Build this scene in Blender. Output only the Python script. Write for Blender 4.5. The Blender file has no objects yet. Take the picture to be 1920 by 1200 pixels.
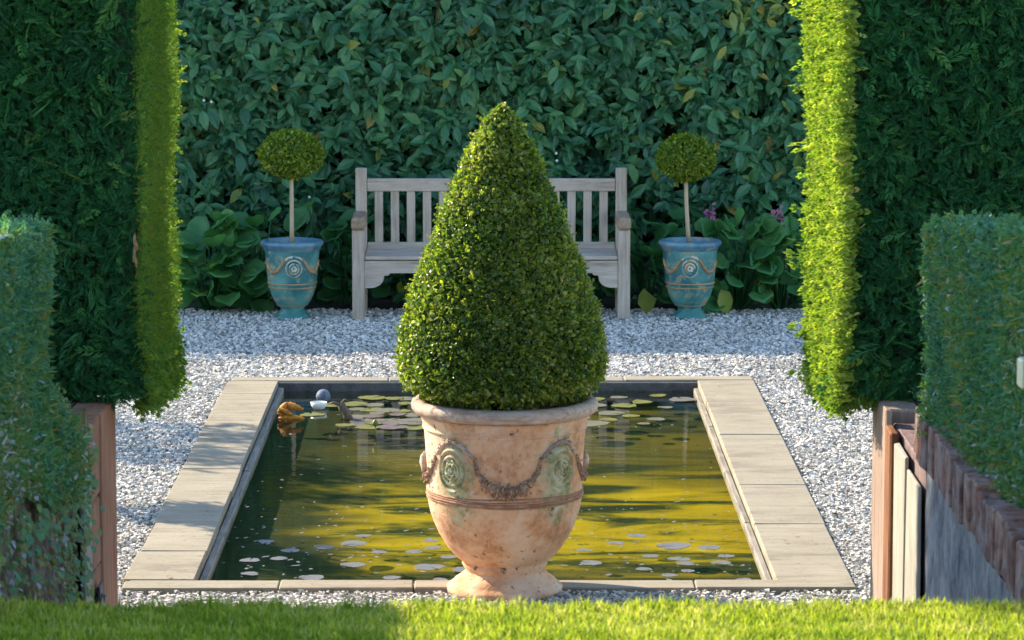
import bpy, bmesh, math, random
import numpy as np
from mathutils import Vector, Matrix

rng = np.random.default_rng(11)
random.seed(11)
scene = bpy.context.scene
COL = scene.collection

# ------------------------------------------------------------------ camera
EYE = Vector((0.0, 0.0, 2.9))
PITCH, YAW = 7.5369, 0.2733
cam_data = bpy.data.cameras.new("camera")
cam = bpy.data.objects.new("camera", cam_data)
COL.objects.link(cam)
cam.location = EYE
cam.rotation_euler = (math.radians(90 - PITCH), 0, math.radians(-YAW))
cam_data.sensor_width = 36.0
cam_data.lens = 36.0 * 6500.0 / 1920.0
cam_data.clip_start = 0.1
cam_data.clip_end = 2000
cam_data.dof.use_dof = True
cam_data.dof.focus_distance = 16.5
cam_data.dof.aperture_fstop = 11.0
scene.camera = cam

# ------------------------------------------------------------------ light
SUN_EL = math.radians(31.0)
SX, SY = -0.82, 0.5724            # horizontal direction towards the sun
world = bpy.data.worlds.new("World")
scene.world = world
world.use_nodes = True
wn = world.node_tree
wn.nodes.clear()
sky = wn.nodes.new("ShaderNodeTexSky")
sky.sky_type = 'NISHITA'
sky.sun_disc = False
sky.sun_elevation = SUN_EL
sky.sun_rotation = math.atan2(SX, SY) % (2 * math.pi)
sky.air_density = 1.0
sky.dust_density = 0.2
sky.ozone_density = 2.0
bg = wn.nodes.new("ShaderNodeBackground")
bg.inputs["Strength"].default_value = 0.15
wo = wn.nodes.new("ShaderNodeOutputWorld")
wn.links.new(sky.outputs[0], bg.inputs["Color"])
wn.links.new(bg.outputs[0], wo.inputs["Surface"])

sun_data = bpy.data.lights.new("sun", 'SUN')
sun_data.energy = 3.7
sun_data.angle = math.radians(0.5)
sun_data.color = (1.0, 0.89, 0.70)
sun = bpy.data.objects.new("sun", sun_data)
COL.objects.link(sun)
sdir = Vector((SX * math.cos(SUN_EL), SY * math.cos(SUN_EL), math.sin(SUN_EL)))
sun.rotation_euler = sdir.to_track_quat('Z', 'Y').to_euler()
sun.location = sdir * 30

scene.view_settings.view_transform = 'Standard'
scene.view_settings.look = 'None'
scene.view_settings.exposure = 1.76
scene.view_settings.gamma = 1.0
scene.view_settings.use_curve_mapping = False
scene.render.engine = 'CYCLES'
scene.cycles.max_bounces = 8
scene.cycles.diffuse_bounces = 5
scene.cycles.transparent_max_bounces = 16
scene.cycles.use_denoising = True

# ------------------------------------------------------------------ objects
def obj(name, mesh, mat=None, parent=None, loc=None):
    o = bpy.data.objects.new(name, mesh)
    COL.objects.link(o)
    if mat is not None and len(mesh.materials) == 0:
        mesh.materials.append(mat)
    if parent is not None:
        o.parent = parent
    if loc is not None:
        o.location = loc
    return o

def tag(o, label=None, cat=None, group=None, kind=None):
    if label: o["label"] = label
    if cat: o["category"] = cat
    if group: o["group"] = group
    if kind: o["kind"] = kind
    return o

def thing(name, label, cat, loc=(0, 0, 0), group=None, rotz=0.0):
    o = bpy.data.objects.new(name, None)
    COL.objects.link(o)
    o.empty_display_size = 0.1
    o.location = loc
    o.rotation_euler = (0, 0, rotz)
    return tag(o, label, cat, group)

def copy_tree(o, parent=None):
    c = o.copy()
    COL.objects.link(c)
    c.parent = parent
    for ch in list(o.children):
        copy_tree(ch, c)
    return c

# ------------------------------------------------------------------ materials
class NT:
    def __init__(s, name):
        s.m = bpy.data.materials.new(name)
        s.m.use_nodes = True
        s.t = s.m.node_tree
        s.t.nodes.clear()
        s.out = s.n("ShaderNodeOutputMaterial")
    def n(s, t, **kw):
        nd = s.t.nodes.new(t)
        for k, v in kw.items():
            setattr(nd, k, v)
        return nd
    def l(s, a, b):
        s.t.links.new(a, b)
    def coords(s, scale=(1, 1, 1), rnd=True, world=False):
        if world:
            g = s.n("ShaderNodeNewGeometry"); src = g.outputs["Position"]
        else:
            g = s.n("ShaderNodeTexCoord"); src = g.outputs["Object"]
        if rnd:
            oi = s.n("ShaderNodeObjectInfo")
            ml = s.n("ShaderNodeMath", operation='MULTIPLY'); ml.inputs[1].default_value = 37.0
            s.l(oi.outputs["Random"], ml.inputs[0])
            va = s.n("ShaderNodeVectorMath", operation='ADD')
            s.l(src, va.inputs[0]); s.l(ml.outputs[0], va.inputs[1])
            src = va.outputs[0]
        mp = s.n("ShaderNodeMapping")
        mp.inputs["Scale"].default_value = scale
        s.l(src, mp.inputs["Vector"])
        return mp.outputs[0]
    def noise(s, vec, scale, detail=4, rough=0.6, dist=0.0):
        nd = s.n("ShaderNodeTexNoise")
        nd.inputs["Scale"].default_value = scale
        nd.inputs["Detail"].default_value = detail
        nd.inputs["Roughness"].default_value = rough
        nd.inputs["Distortion"].default_value = dist
        s.l(vec, nd.inputs["Vector"])
        return nd.outputs["Fac"]
    def ramp(s, fac, stops, interp='LINEAR'):
        r = s.n("ShaderNodeValToRGB")
        r.color_ramp.interpolation = interp
        els = r.color_ramp.elements
        while len(els) < len(stops):
            els.new(0.5)
        for e, (p, c) in zip(els, stops):
            e.position = p
            if isinstance(c, (int, float)):
                c = (c, c, c)
            e.color = (*c, 1.0)
        s.l(fac, r.inputs[0])
        return r.outputs[0]
    def mix(s, fac, a, b, blend='MIX'):
        m = s.n("ShaderNodeMix", data_type='RGBA', blend_type=blend)
        if isinstance(fac, float): m.inputs[0].default_value = fac
        else: s.l(fac, m.inputs[0])
        for inp, v in ((m.inputs[6], a), (m.inputs[7], b)):
            if isinstance(v, tuple): inp.default_value = (*v, 1.0)
            else: s.l(v, inp)
        return m.outputs[2]
    def math(s, op, a, b=0.0):
        m = s.n("ShaderNodeMath", operation=op)
        for inp, v in ((m.inputs[0], a), (m.inputs[1], b)):
            if isinstance(v, (int, float)): inp.default_value = v
            else: s.l(v, inp)
        return m.outputs[0]
    def bump(s, h, strength, dist=0.01):
        b = s.n("ShaderNodeBump")
        b.inputs["Strength"].default_value = strength
        b.inputs["Distance"].default_value = dist
        s.l(h, b.inputs["Height"])
        return b.outputs[0]
    def principled(s, color, rough=0.6, normal=None, spec=0.5, coat=0.0):
        p = s.n("ShaderNodeBsdfPrincipled")
        if isinstance(color, tuple): p.inputs["Base Color"].default_value = (*color, 1)
        else: s.l(color, p.inputs["Base Color"])
        if isinstance(rough, (int, float)): p.inputs["Roughness"].default_value = rough
        else: s.l(rough, p.inputs["Roughness"])
        p.inputs["Specular IOR Level"].default_value = spec
        p.inputs["Coat Weight"].default_value = coat
        p.inputs["Coat Roughness"].default_value = 0.15
        if normal is not None: s.l(normal, p.inputs["Normal"])
        return p
    def done(s, shader):
        s.l(shader.outputs[0], s.out.inputs["Surface"])
        return s.m

def foliage_mat(name, stops, rough=0.45, trans=0.35, spec=0.4, tcol=1.6):
    """leaf material: colour per leaf from the face attribute 'tint', light passing through the leaf"""
    s = NT(name)
    a = s.n("ShaderNodeAttribute"); a.attribute_name = "tint"
    c = s.ramp(a.outputs["Fac"], stops)
    nz = s.noise(s.coords((1, 1, 1), rnd=False, world=True), 60, 2)
    c2 = s.mix(s.math('MULTIPLY', nz, 0.5), c, (0.01, 0.02, 0.008), 'MIX')
    p = s.principled(c2, rough, spec=spec)
    tr = s.n("ShaderNodeBsdfTranslucent")
    tc = s.mix(1.0, c, (tcol, tcol * 1.05, tcol * 0.5), 'MULTIPLY')
    s.l(tc, tr.inputs[0])
    mx = s.n("ShaderNodeMixShader"); mx.inputs[0].default_value = trans
    s.l(p.outputs[0], mx.inputs[1]); s.l(tr.outputs[0], mx.inputs[2])
    return s.done(mx)

def wood_mat(name, dark, mid, light, axis='X', rough=0.8, grain=1.0, speck=0.0, stain=None):
    s = NT(name)
    sc = {'X': (1.5, 22, 22), 'Y': (22, 1.5, 22), 'Z': (22, 22, 1.2)}[axis]
    v = s.coords(sc)
    n1 = s.noise(v, 2.2 * grain, 6, 0.65, 0.6)
    n2 = s.noise(s.coords((1, 1, 1)), 3.5, 4, 0.6)
    f = s.math('ADD', s.math('MULTIPLY', n1, 0.75), s.math('MULTIPLY', n2, 0.35))
    c = s.ramp(f, [(0.36, dark), (0.52, mid), (0.72, light)])
    if stain is not None:
        st = s.ramp(s.noise(s.coords((1, 1, 1)), 5.0, 5, 0.7), [(0.5, 0.0), (0.64, 1.0)])
        c = s.mix(s.math('MULTIPLY', st, 0.8), c, stain)
    if speck:
        sp = s.ramp(s.noise(s.coords((1, 1, 1)), 55, 2), [(0.68, 0.0), (0.74, 1.0)])
        c = s.mix(s.math('MULTIPLY', sp, speck), c, (0.05, 0.04, 0.03))
    return s.done(s.principled(c, rough, s.bump(n1, 0.55, 0.006), 0.25))

def plain_mat(name, a, b, scale=8, rough=0.8, bump=0.3, world=False, spec=0.3):
    s = NT(name)
    v = s.coords((1, 1, 1), rnd=not world, world=world)
    n = s.noise(v, scale, 6, 0.65)
    c = s.ramp(n, [(0.3, a), (0.7, b)])
    return s.done(s.principled(c, rough, s.bump(n, bump, 0.02), spec))

M = {}
M['laurel'] = foliage_mat('laurel_leaf', [(0, (0.022, 0.105, 0.052)), (0.35, (0.050, 0.195, 0.085)), (0.7, (0.10, 0.27, 0.095)), (0.9, (0.18, 0.31, 0.08)), (0.97, (0.36, 0.33, 0.05)), (1.0, (0.24, 0.11, 0.05))], 0.45, 0.22, 0.4)
M['cypress'] = foliage_mat('cypress_spray', [(0, (0.014, 0.100, 0.034)), (0.4, (0.040, 0.185, 0.055)), (0.8, (0.095, 0.26, 0.060)), (1.0, (0.18, 0.26, 0.05))], 0.6, 0.3, 0.3)
M['cypress_sun_tone'] = foliage_mat('cypress_sun_tone', [(0, (0.07, 0.15, 0.022)), (0.35, (0.22, 0.32, 0.035)), (0.7, (0.38, 0.44, 0.06)), (0.95, (0.52, 0.53, 0.15)), (1.0, (0.50, 0.38, 0.12))], 0.6, 0.42, 0.3)  # sunlight on the right inner face painted into yellower leaf colours
M['cypress_shade_tone'] = foliage_mat('cypress_shade_tone', [(0, (0.07, 0.17, 0.028)), (0.4, (0.15, 0.25, 0.036)), (0.75, (0.22, 0.27, 0.04)), (0.92, (0.28, 0.21, 0.06)), (1.0, (0.46, 0.44, 0.04))], 0.6, 0.45, 0.25)  # same growth on the left inner face, its shaded tone painted in
M['near_hedge'] = foliage_mat('near_hedge_leaf', [(0, (0.036, 0.14, 0.085)), (0.35, (0.085, 0.25, 0.135)), (0.6, (0.12, 0.26, 0.080)), (0.8, (0.21, 0.27, 0.055)), (0.92, (0.32, 0.25, 0.07)), (0.97, (0.30, 0.14, 0.10)), (1.0, (0.48, 0.50, 0.60))], 0.5, 0.3, 0.4)
M['box'] = foliage_mat('box_leaf', [(0, (0.030, 0.085, 0.014)), (0.4, (0.11, 0.18, 0.022)), (0.7, (0.24, 0.30, 0.032)), (0.92, (0.40, 0.42, 0.055)), (1.0, (0.42, 0.38, 0.14))], 0.36, 0.38, 0.55)
M['box_ball'] = foliage_mat('box_ball_leaf', [(0, (0.05, 0.13, 0.012)), (0.5, (0.19, 0.27, 0.018)), (1.0, (0.42, 0.46, 0.035))], 0.4, 0.4, 0.4)
M['bergenia'] = foliage_mat('broad_leaf', [(0, (0.030, 0.14, 0.045)), (0.5, (0.070, 0.24, 0.075)), (0.85, (0.13, 0.33, 0.085)), (1.0, (0.38, 0.38, 0.04))], 0.5, 0.25, 0.3)
M['grass'] = foliage_mat('grass_blade', [(0, (0.14, 0.24, 0.018)), (0.4, (0.34, 0.40, 0.035)), (0.75, (0.52, 0.52, 0.09)), (0.92, (0.62, 0.56, 0.22)), (1.0, (0.62, 0.52, 0.30))], 0.5, 0.5, 0.3, 1.3)
M['tree_leaf'] = foliage_mat('tree_leaf', [(0, (0.03, 0.09, 0.02)), (1.0, (0.08, 0.16, 0.03))], 0.5, 0.3)
M['twigs'] = plain_mat('dark_twigs', (0.012, 0.018, 0.008), (0.030, 0.034, 0.016), 25, 0.95, 0.6)
M['bark'] = wood_mat('bark', (0.05, 0.035, 0.022), (0.12, 0.085, 0.055), (0.22, 0.16, 0.10), 'Z')
M['stem'] = wood_mat('pale_stem', (0.26, 0.19, 0.11), (0.42, 0.32, 0.20), (0.55, 0.45, 0.30), 'Z')
M['teak'] = wood_mat('weathered_teak', (0.20, 0.15, 0.11), (0.40, 0.32, 0.25), (0.54, 0.455, 0.37), 'X', speck=0.5)
M['teak_z'] = wood_mat('weathered_teak_upright', (0.21, 0.16, 0.115), (0.41, 0.33, 0.255), (0.54, 0.455, 0.37), 'Z', speck=0.5)
M['teak_arm'] = wood_mat('brown_teak', (0.16, 0.10, 0.06), (0.28, 0.19, 0.12), (0.38, 0.28, 0.2), 'Y')
def coping_mat():
    s = NT('coping_stone')
    v = s.coords((1.2, 16, 10))
    n1 = s.noise(v, 2.0, 6, 0.6, 0.5)
    n2 = s.noise(s.coords((1, 1, 1)), 4.0, 5, 0.65)
    n3 = s.noise(s.coords((1, 1, 1)), 60, 4, 0.7)
    f = s.math('ADD', s.math('MULTIPLY', n1, 0.45), s.math('ADD', s.math('MULTIPLY', n2, 0.35), s.math('MULTIPLY', n3, 0.2)))
    c = s.ramp(f, [(0.34, (0.20, 0.160, 0.108)), (0.50, (0.285, 0.238, 0.165)), (0.66, (0.34, 0.29, 0.212))])
    st = s.ramp(s.noise(s.coords((1, 2.2, 1)), 2.2, 5, 0.7), [(0.52, 0.0), (0.66, 1.0)])
    c = s.mix(s.math('MULTIPLY', st, 0.5), c, (0.14, 0.115, 0.08))
    sp = s.ramp(s.noise(s.coords((1, 1, 1)), 42, 2), [(0.66, 0.0), (0.72, 1.0)])
    c = s.mix(s.math('MULTIPLY', sp, 0.55), c, (0.055, 0.045, 0.03))
    return s.done(s.principled(c, 0.88, s.bump(s.math('ADD', n1, s.math('MULTIPLY', n3, 0.5)), 0.4, 0.006), 0.2))
M['coping'] = coping_mat()
M['slate'] = plain_mat('dark_pond_wall', (0.045, 0.045, 0.045), (0.12, 0.11, 0.10), 14, 0.6, 0.4)
M['liner'] = wood_mat('grey_edge_timber', (0.09, 0.075, 0.055), (0.20, 0.17, 0.13), (0.34, 0.30, 0.24), 'Y')
M['soil'] = plain_mat('soil', (0.022, 0.016, 0.011), (0.07, 0.05, 0.035), 20, 0.95, 0.8)
M['earth'] = plain_mat('earth', (0.05, 0.05, 0.025), (0.10, 0.10, 0.045), 4, 0.95, 0.6, True)
M['turf'] = plain_mat('turf', (0.06, 0.10, 0.015), (0.14, 0.20, 0.03), 18, 0.95, 0.8, True)
M['rail_wood'] = wood_mat('purple_sleeper', (0.05, 0.028, 0.026), (0.17, 0.105, 0.090), (0.33, 0.235, 0.21), 'Z', speck=0.4, stain=(0.10, 0.065, 0.06))
def render_mat():
    s = NT('old_render')
    v = s.coords((1, 1, 1))
    drip = s.noise(s.coords((1, 4, 1.4)), 3.0, 6, 0.7, 0.8)
    n2 = s.noise(v, 6, 6, 0.7)
    c = s.ramp(s.math('ADD', s.math('MULTIPLY', drip, 0.55), s.math('MULTIPLY', n2, 0.45)), [(0.36, (0.055, 0.055, 0.058)), (0.48, (0.17, 0.165, 0.16)), (0.60, (0.30, 0.285, 0.265))])
    st = s.ramp(s.noise(v, 3.2, 5, 0.7), [(0.54, 0.0), (0.66, 1.0)])
    c = s.mix(s.math('MULTIPLY', st, 0.7), c, (0.13, 0.085, 0.055))
    return s.done(s.principled(c, 0.9, s.bump(n2, 0.8, 0.015), 0.2))
M['old_render'] = render_mat()
M['mortar'] = plain_mat('mortar', (0.09, 0.08, 0.07), (0.18, 0.16, 0.14), 40, 0.95, 0.6)
def brick_mat():
    s = NT('old_brick')
    oi = s.n("ShaderNodeObjectInfo")
    base = s.ramp(oi.outputs["Random"], [(0.0, (0.13, 0.062, 0.048)), (0.4, (0.21, 0.100, 0.070)), (0.75, (0.27, 0.145, 0.105)), (1.0, (0.17, 0.105, 0.095))])
    v = s.coords((1, 1, 1))
    n = s.noise(v, 22, 6, 0.7)
    d = s.ramp(n, [(0.36, (0.35, 0.34, 0.36)), (0.55, (1.0, 1.0, 1.0)), (0.72, (1.5, 1.5, 1.5))])
    c = s.mix(1.0, base, d, 'MULTIPLY')
    li = s.ramp(s.noise(v, 9, 5, 0.7), [(0.48, 0.0), (0.66, 1.0)])
    c = s.mix(s.math('MULTIPLY', li, 0.7), c, (0.27, 0.235, 0.205))
    return s.done(s.principled(c, 0.92, s.bump(n, 0.7, 0.008), 0.2))
M['brick'] = brick_mat()
M['pale_board'] = wood_mat('pale_board', (0.16, 0.135, 0.10), (0.29, 0.255, 0.195), (0.37, 0.33, 0.26), 'Z', speck=0.7)
M['pink_board'] = wood_mat('pinkish_board', (0.16, 0.095, 0.06), (0.26, 0.175, 0.125), (0.33, 0.25, 0.19), 'Z', speck=0.5)
M['rust'] = wood_mat('rusty_timber', (0.06, 0.018, 0.006), (0.16, 0.055, 0.018), (0.26, 0.12, 0.05), 'Z', speck=0.8)
M['red_timber'] = wood_mat('red_timber', (0.11, 0.045, 0.022), (0.25, 0.11, 0.06), (0.38, 0.20, 0.12), 'Z', speck=0.3)
def mossy_mat():
    s = NT('mossy_stone')
    v = s.coords((1, 1, 1))
    n = s.noise(v, 7, 6, 0.7); f = s.noise(s.coords((1, 5, 1.2)), 6, 6, 0.7, 0.5)
    c = s.ramp(s.math('ADD', s.math('MULTIPLY', n, 0.5), s.math('MULTIPLY', f, 0.5)), [(0.36, (0.035, 0.024, 0.018)), (0.47, (0.13, 0.085, 0.06)), (0.56, (0.25, 0.19, 0.145)), (0.66, (0.36, 0.34, 0.33))])
    m = s.ramp(s.noise(v, 4.5, 6, 0.75), [(0.47, 0.0), (0.58, 1.0)])
    mc = s.ramp(s.noise(v, 26, 4), [(0.35, (0.035, 0.055, 0.012)), (0.65, (0.15, 0.17, 0.03))])
    c = s.mix(s.math('MULTIPLY', m, 0.85), c, mc)
    return s.done(s.principled(c, 0.95, s.bump(s.math('ADD', n, f), 0.9, 0.02), 0.15))
M['mossy_stone'] = mossy_mat()
M['black_metal'] = plain_mat('black_metal', (0.012, 0.012, 0.016), (0.035, 0.035, 0.045), 30, 0.4, 0.1)
M['orange'] = plain_mat('orange_skin', (0.38, 0.09, 0.01), (0.80, 0.34, 0.03), 34, 0.6, 0.6)
M['ball_grey'] = plain_mat('blue_grey_plastic', (0.07, 0.08, 0.10), (0.20, 0.23, 0.28), 26, 0.7, 0.3)
M['white_bowl'] = plain_mat('white_bowl', (0.62, 0.62, 0.55), (0.8, 0.8, 0.74), 20, 0.4, 0.1)
M['pink_petal'] = foliage_mat('pink_petal', [(0, (0.48, 0.16, 0.40)), (1, (0.65, 0.30, 0.46))], 0.5, 0.4)
M['cream'] = plain_mat('cream_tag', (0.60, 0.50, 0.32), (0.72, 0.62, 0.42), 30, 0.6, 0.2)
M['red_twig'] = plain_mat('red_twig', (0.07, 0.035, 0.02), (0.14, 0.06, 0.035), 30, 0.7, 0.2)
M['dead_leaf'] = plain_mat('dead_leaf', (0.18, 0.08, 0.03), (0.34, 0.18, 0.08), 40, 0.8, 0.3)
M['pad'] = plain_mat('lily_pad', (0.09, 0.08, 0.045), (0.23, 0.205, 0.135), 18, 0.4, 0.3)
M['pad_pale'] = plain_mat('pale_lily_pad', (0.075, 0.072, 0.05), (0.23, 0.21, 0.19), 16, 0.4, 0.3)
M['pad_yellow'] = plain_mat('yellow_lily_pad', (0.09, 0.10, 0.02), (0.24, 0.22, 0.05), 18, 0.4, 0.3)
M['pad_purple'] = plain_mat('purple_lily_pad', (0.1, 0.07, 0.06), (0.2, 0.145, 0.125), 25, 0.4, 0.2)

def stone_mat():
    s = NT('gravel_stone')
    a = s.n("ShaderNodeAttribute"); a.attribute_name = "tint"
    c = s.ramp(a.outputs["Fac"], [(0, (0.09, 0.085, 0.08)), (0.2, (0.36, 0.335, 0.295)), (0.5, (0.66, 0.61, 0.53)), (1.0, (0.84, 0.78, 0.68))])
    n = s.noise(s.coords((1, 1, 1), False, True), 150, 2)
    c = s.mix(s.math('MULTIPLY', n, 0.35), c, (0.30, 0.275, 0.24))
    dirt = s.ramp(s.noise(s.coords((1, 1, 1), False, True), 1.6, 6, 0.7), [(0.46, 0.0), (0.68, 1.0)])
    c = s.mix(s.math('MULTIPLY', dirt, 0.42), c, (0.24, 0.20, 0.15))
    return s.done(s.principled(c, 0.8, s.bump(n, 0.3, 0.003), 0.3))
M['stone'] = stone_mat()

def gravel_bed_mat():
    s = NT('gravel_bed')
    v = s.coords((1, 1, 1), False, True)
    vo = s.n("ShaderNodeTexVoronoi"); vo.inputs["Scale"].default_value = 42
    s.l(v, vo.inputs["Vector"])
    d = vo.outputs["Distance"]
    c = s.ramp(d, [(0.0, (0.58, 0.56, 0.53)), (0.35, (0.50, 0.48, 0.46)), (0.65, (0.20, 0.19, 0.18))])
    inv = s.math('SUBTRACT', 1.0, d)
    return s.done(s.principled(c, 0.85, s.bump(inv, 0.9, 0.02), 0.3))
M['gravel_bed'] = gravel_bed_mat()

def water_mat():
    s = NT('pond_water')
    v = s.coords((1.2, 4.5, 1), False, True)
    n1 = s.noise(v, 2.6, 3, 0.55)
    n2 = s.noise(v, 14.0, 2, 0.5)
    h = s.math('ADD', n1, s.math('MULTIPLY', n2, 0.12))
    nr = s.bump(h, 0.06, 0.02)
    # Schlick reflectance, the same from above and below, so that sunlight reaches the pond floor
    g = s.n("ShaderNodeNewGeometry")
    dt = s.n("ShaderNodeVectorMath", operation='DOT_PRODUCT')
    s.l(g.outputs["Incoming"], dt.inputs[0]); s.l(g.outputs["True Normal"], dt.inputs[1])
    om = s.math('SUBTRACT', 1.0, s.math('ABSOLUTE', dt.outputs["Value"]))
    fr = s.math('ADD', 0.02, s.math('MULTIPLY', s.math('POWER', om, 5.0), 0.98))
    gl = s.n("ShaderNodeBsdfGlossy"); gl.inputs["Roughness"].default_value = 0.015
    s.l(nr, gl.inputs["Normal"])
    tr = s.n("ShaderNodeBsdfTransparent"); tr.inputs[0].default_value = (0.93, 0.92, 0.70, 1)
    mx = s.n("ShaderNodeMixShader")
    s.l(fr, mx.inputs[0]); s.l(tr.outputs[0], mx.inputs[1]); s.l(gl.outputs[0], mx.inputs[2])
    return s.done(mx)
M['water'] = water_mat()

def algae_mat():
    s = NT('algae_floor')
    v = s.coords((0.5, 1.5, 1), False, True)
    big = s.noise(v, 2.1, 5, 0.6, 0.7)
    fine = s.noise(s.coords((1.0, 3.0, 1), False, True), 16, 6, 0.7)
    f = s.math('ADD', big, s.math('MULTIPLY', s.math('SUBTRACT', fine, 0.5), 0.16))
    c = s.ramp(f, [(0.385, (0.018, 0.026, 0.010)), (0.45, (0.11, 0.10, 0.008)), (0.51, (0.32, 0.24, 0.004)), (0.66, (0.50, 0.36, 0.005))])  # dark bands between the algae patches paint in dappled tree shade
    # painted shade: floor colour darkened towards the left wall and along the front wall
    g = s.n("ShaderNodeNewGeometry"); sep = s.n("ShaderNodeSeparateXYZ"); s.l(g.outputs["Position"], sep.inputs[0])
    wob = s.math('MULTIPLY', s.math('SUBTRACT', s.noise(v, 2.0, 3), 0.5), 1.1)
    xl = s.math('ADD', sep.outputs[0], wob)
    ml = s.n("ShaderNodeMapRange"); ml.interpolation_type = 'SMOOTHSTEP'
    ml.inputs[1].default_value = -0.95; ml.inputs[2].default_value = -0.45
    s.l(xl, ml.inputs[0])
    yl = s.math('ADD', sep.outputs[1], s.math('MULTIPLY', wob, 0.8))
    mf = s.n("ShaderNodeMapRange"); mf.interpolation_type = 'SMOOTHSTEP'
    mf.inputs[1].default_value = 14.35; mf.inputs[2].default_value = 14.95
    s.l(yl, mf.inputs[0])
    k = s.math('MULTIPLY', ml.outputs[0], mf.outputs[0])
    # far part of the floor painted darker so the bench reflection stands out
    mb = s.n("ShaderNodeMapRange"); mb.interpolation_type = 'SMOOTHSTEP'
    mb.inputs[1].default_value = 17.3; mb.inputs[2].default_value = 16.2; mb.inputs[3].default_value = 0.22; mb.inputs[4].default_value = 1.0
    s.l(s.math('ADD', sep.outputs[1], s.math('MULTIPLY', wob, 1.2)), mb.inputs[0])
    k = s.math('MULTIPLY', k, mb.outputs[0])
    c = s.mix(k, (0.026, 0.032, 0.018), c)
    return s.done(s.principled(c, 0.9, s.bump(fine, 0.5, 0.01), 0.1))
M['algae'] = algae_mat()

def terracotta_mat():
    s = NT('old_terracotta')
    v = s.coords((1, 1, 1), False)
    n1 = s.noise(v, 5, 6, 0.65)
    n2 = s.noise(v, 30, 5, 0.65)
    c = s.ramp(s.math('ADD', s.math('MULTIPLY', n1, 0.7), s.math('MULTIPLY', n2, 0.3)),
               [(0.36, (0.42, 0.18, 0.085)), (0.48, (0.70, 0.365, 0.19)), (0.60, (0.80, 0.52, 0.33))])
    # pale lime bloom
    lb = s.ramp(s.noise(v, 3.0, 5, 0.7), [(0.48, 0.0), (0.64, 1.0)])
    c = s.mix(s.math('MULTIPLY', lb, 0.45), c, (0.76, 0.62, 0.47))
    # lichen below and around the two medallions
    def blob(p, r0, r1):
        vm = s.n("ShaderNodeVectorMath", operation='SUBTRACT'); s.l(s_vec, vm.inputs[0]); vm.inputs[1].default_value = p
        sc = s.n("ShaderNodeVectorMath", operation='MULTIPLY'); s.l(vm.outputs[0], sc.inputs[0]); sc.inputs[1].default_value = (1, 1, 0.55)
        ln = s.n("ShaderNodeVectorMath", operation='LENGTH'); s.l(sc.outputs[0], ln.inputs[0])
        mr = s.n("ShaderNodeMapRange"); mr.inputs[1].default_value = r1; mr.inputs[2].default_value = r0
        s.l(ln.outputs["Value"], mr.inputs[0])
        return mr.outputs[0]
    tc = s.n("ShaderNodeTexCoord"); s_vec = tc.outputs["Object"]
    bl = s.math('MAXIMUM', blob((-0.205, -0.24, 0.50), 0.03, 0.14), blob((0.215, -0.23, 0.50), 0.04, 0.15))
    lich = s.ramp(s.math('ADD', bl, s.math('MULTIPLY', s.math('SUBTRACT', s.noise(v, 14, 6, 0.75), 0.5), 2.6)), [(0.35, 0.0), (0.75, 1.0)])
    lc = s.ramp(s.noise(v, 22, 3), [(0.38, (0.16, 0.22, 0.08)), (0.5, (0.40, 0.42, 0.22)), (0.66, (0.58, 0.58, 0.42))])
    c = s.mix(s.math('MULTIPLY', lich, 0.78), c, lc)
    # dark pits
    pit = s.ramp(s.noise(v, 38, 3, 0.6), [(0.60, 0.0), (0.66, 1.0)])
    pm = s.ramp(s.noise(v, 6, 3), [(0.44, 0.0), (0.56, 1.0)])
    c = s.mix(s.math('MULTIPLY', s.math('MULTIPLY', pit, pm), 0.85), c, (0.07, 0.045, 0.03))
    h = s.math('ADD', n2, s.math('MULTIPLY', pit, -0.4))
    return s.done(s.principled(c, 0.85, s.bump(h, 0.45, 0.008), 0.2))
M['terracotta'] = terracotta_mat()
M['rim_clay'] = wood_mat('grey_bloomed_clay', (0.26, 0.15, 0.10), (0.50, 0.33, 0.235), (0.66, 0.54, 0.45), 'X', speck=0.5, stain=(0.24, 0.17, 0.15))
M['garland'] = plain_mat('dark_crusted_garland', (0.16, 0.09, 0.065), (0.66, 0.42, 0.26), 60, 0.9, 0.6)
M['band_clay'] = plain_mat('red_band_clay', (0.28, 0.11, 0.06), (0.55, 0.33, 0.20), 25, 0.85, 0.5)

def glaze_mat(name, a, b, wear, wear_at=0.62):
    s = NT(name)
    v = s.coords((1, 1, 1))
    c = s.ramp(s.noise(v, 7, 5, 0.6), [(0.35, a), (0.65, b)])
    w = s.ramp(s.noise(v, 14, 6, 0.7), [(wear_at, 0.0), (wear_at + 0.06, 1.0)])
    c = s.mix(s.math('MULTIPLY', w, 0.85), c, wear)
    return s.done(s.principled(c, 0.42, s.bump(w, 0.2, 0.004), 0.5))
M['blue_glaze'] = glaze_mat('blue_glaze', (0.020, 0.125, 0.135), (0.12, 0.32, 0.275), (0.34, 0.27, 0.15), 0.53)
M['blue_rim'] = glaze_mat('blue_rim', (0.045, 0.13, 0.20), (0.14, 0.27, 0.31), (0.30, 0.25, 0.17), 0.55)
M['teal_glaze'] = glaze_mat('teal_glaze', (0.02, 0.13, 0.115), (0.05, 0.21, 0.18), (0.28, 0.23, 0.15), 0.58)
M['cream_relief'] = glaze_mat('cream_relief', (0.56, 0.54, 0.44), (0.62, 0.48, 0.30), (0.10, 0.29, 0.32), 0.50)
M['brown_band'] = glaze_mat('brown_band', (0.30, 0.17, 0.07), (0.42, 0.26, 0.12), (0.10, 0.28, 0.30), 0.60)

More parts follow.
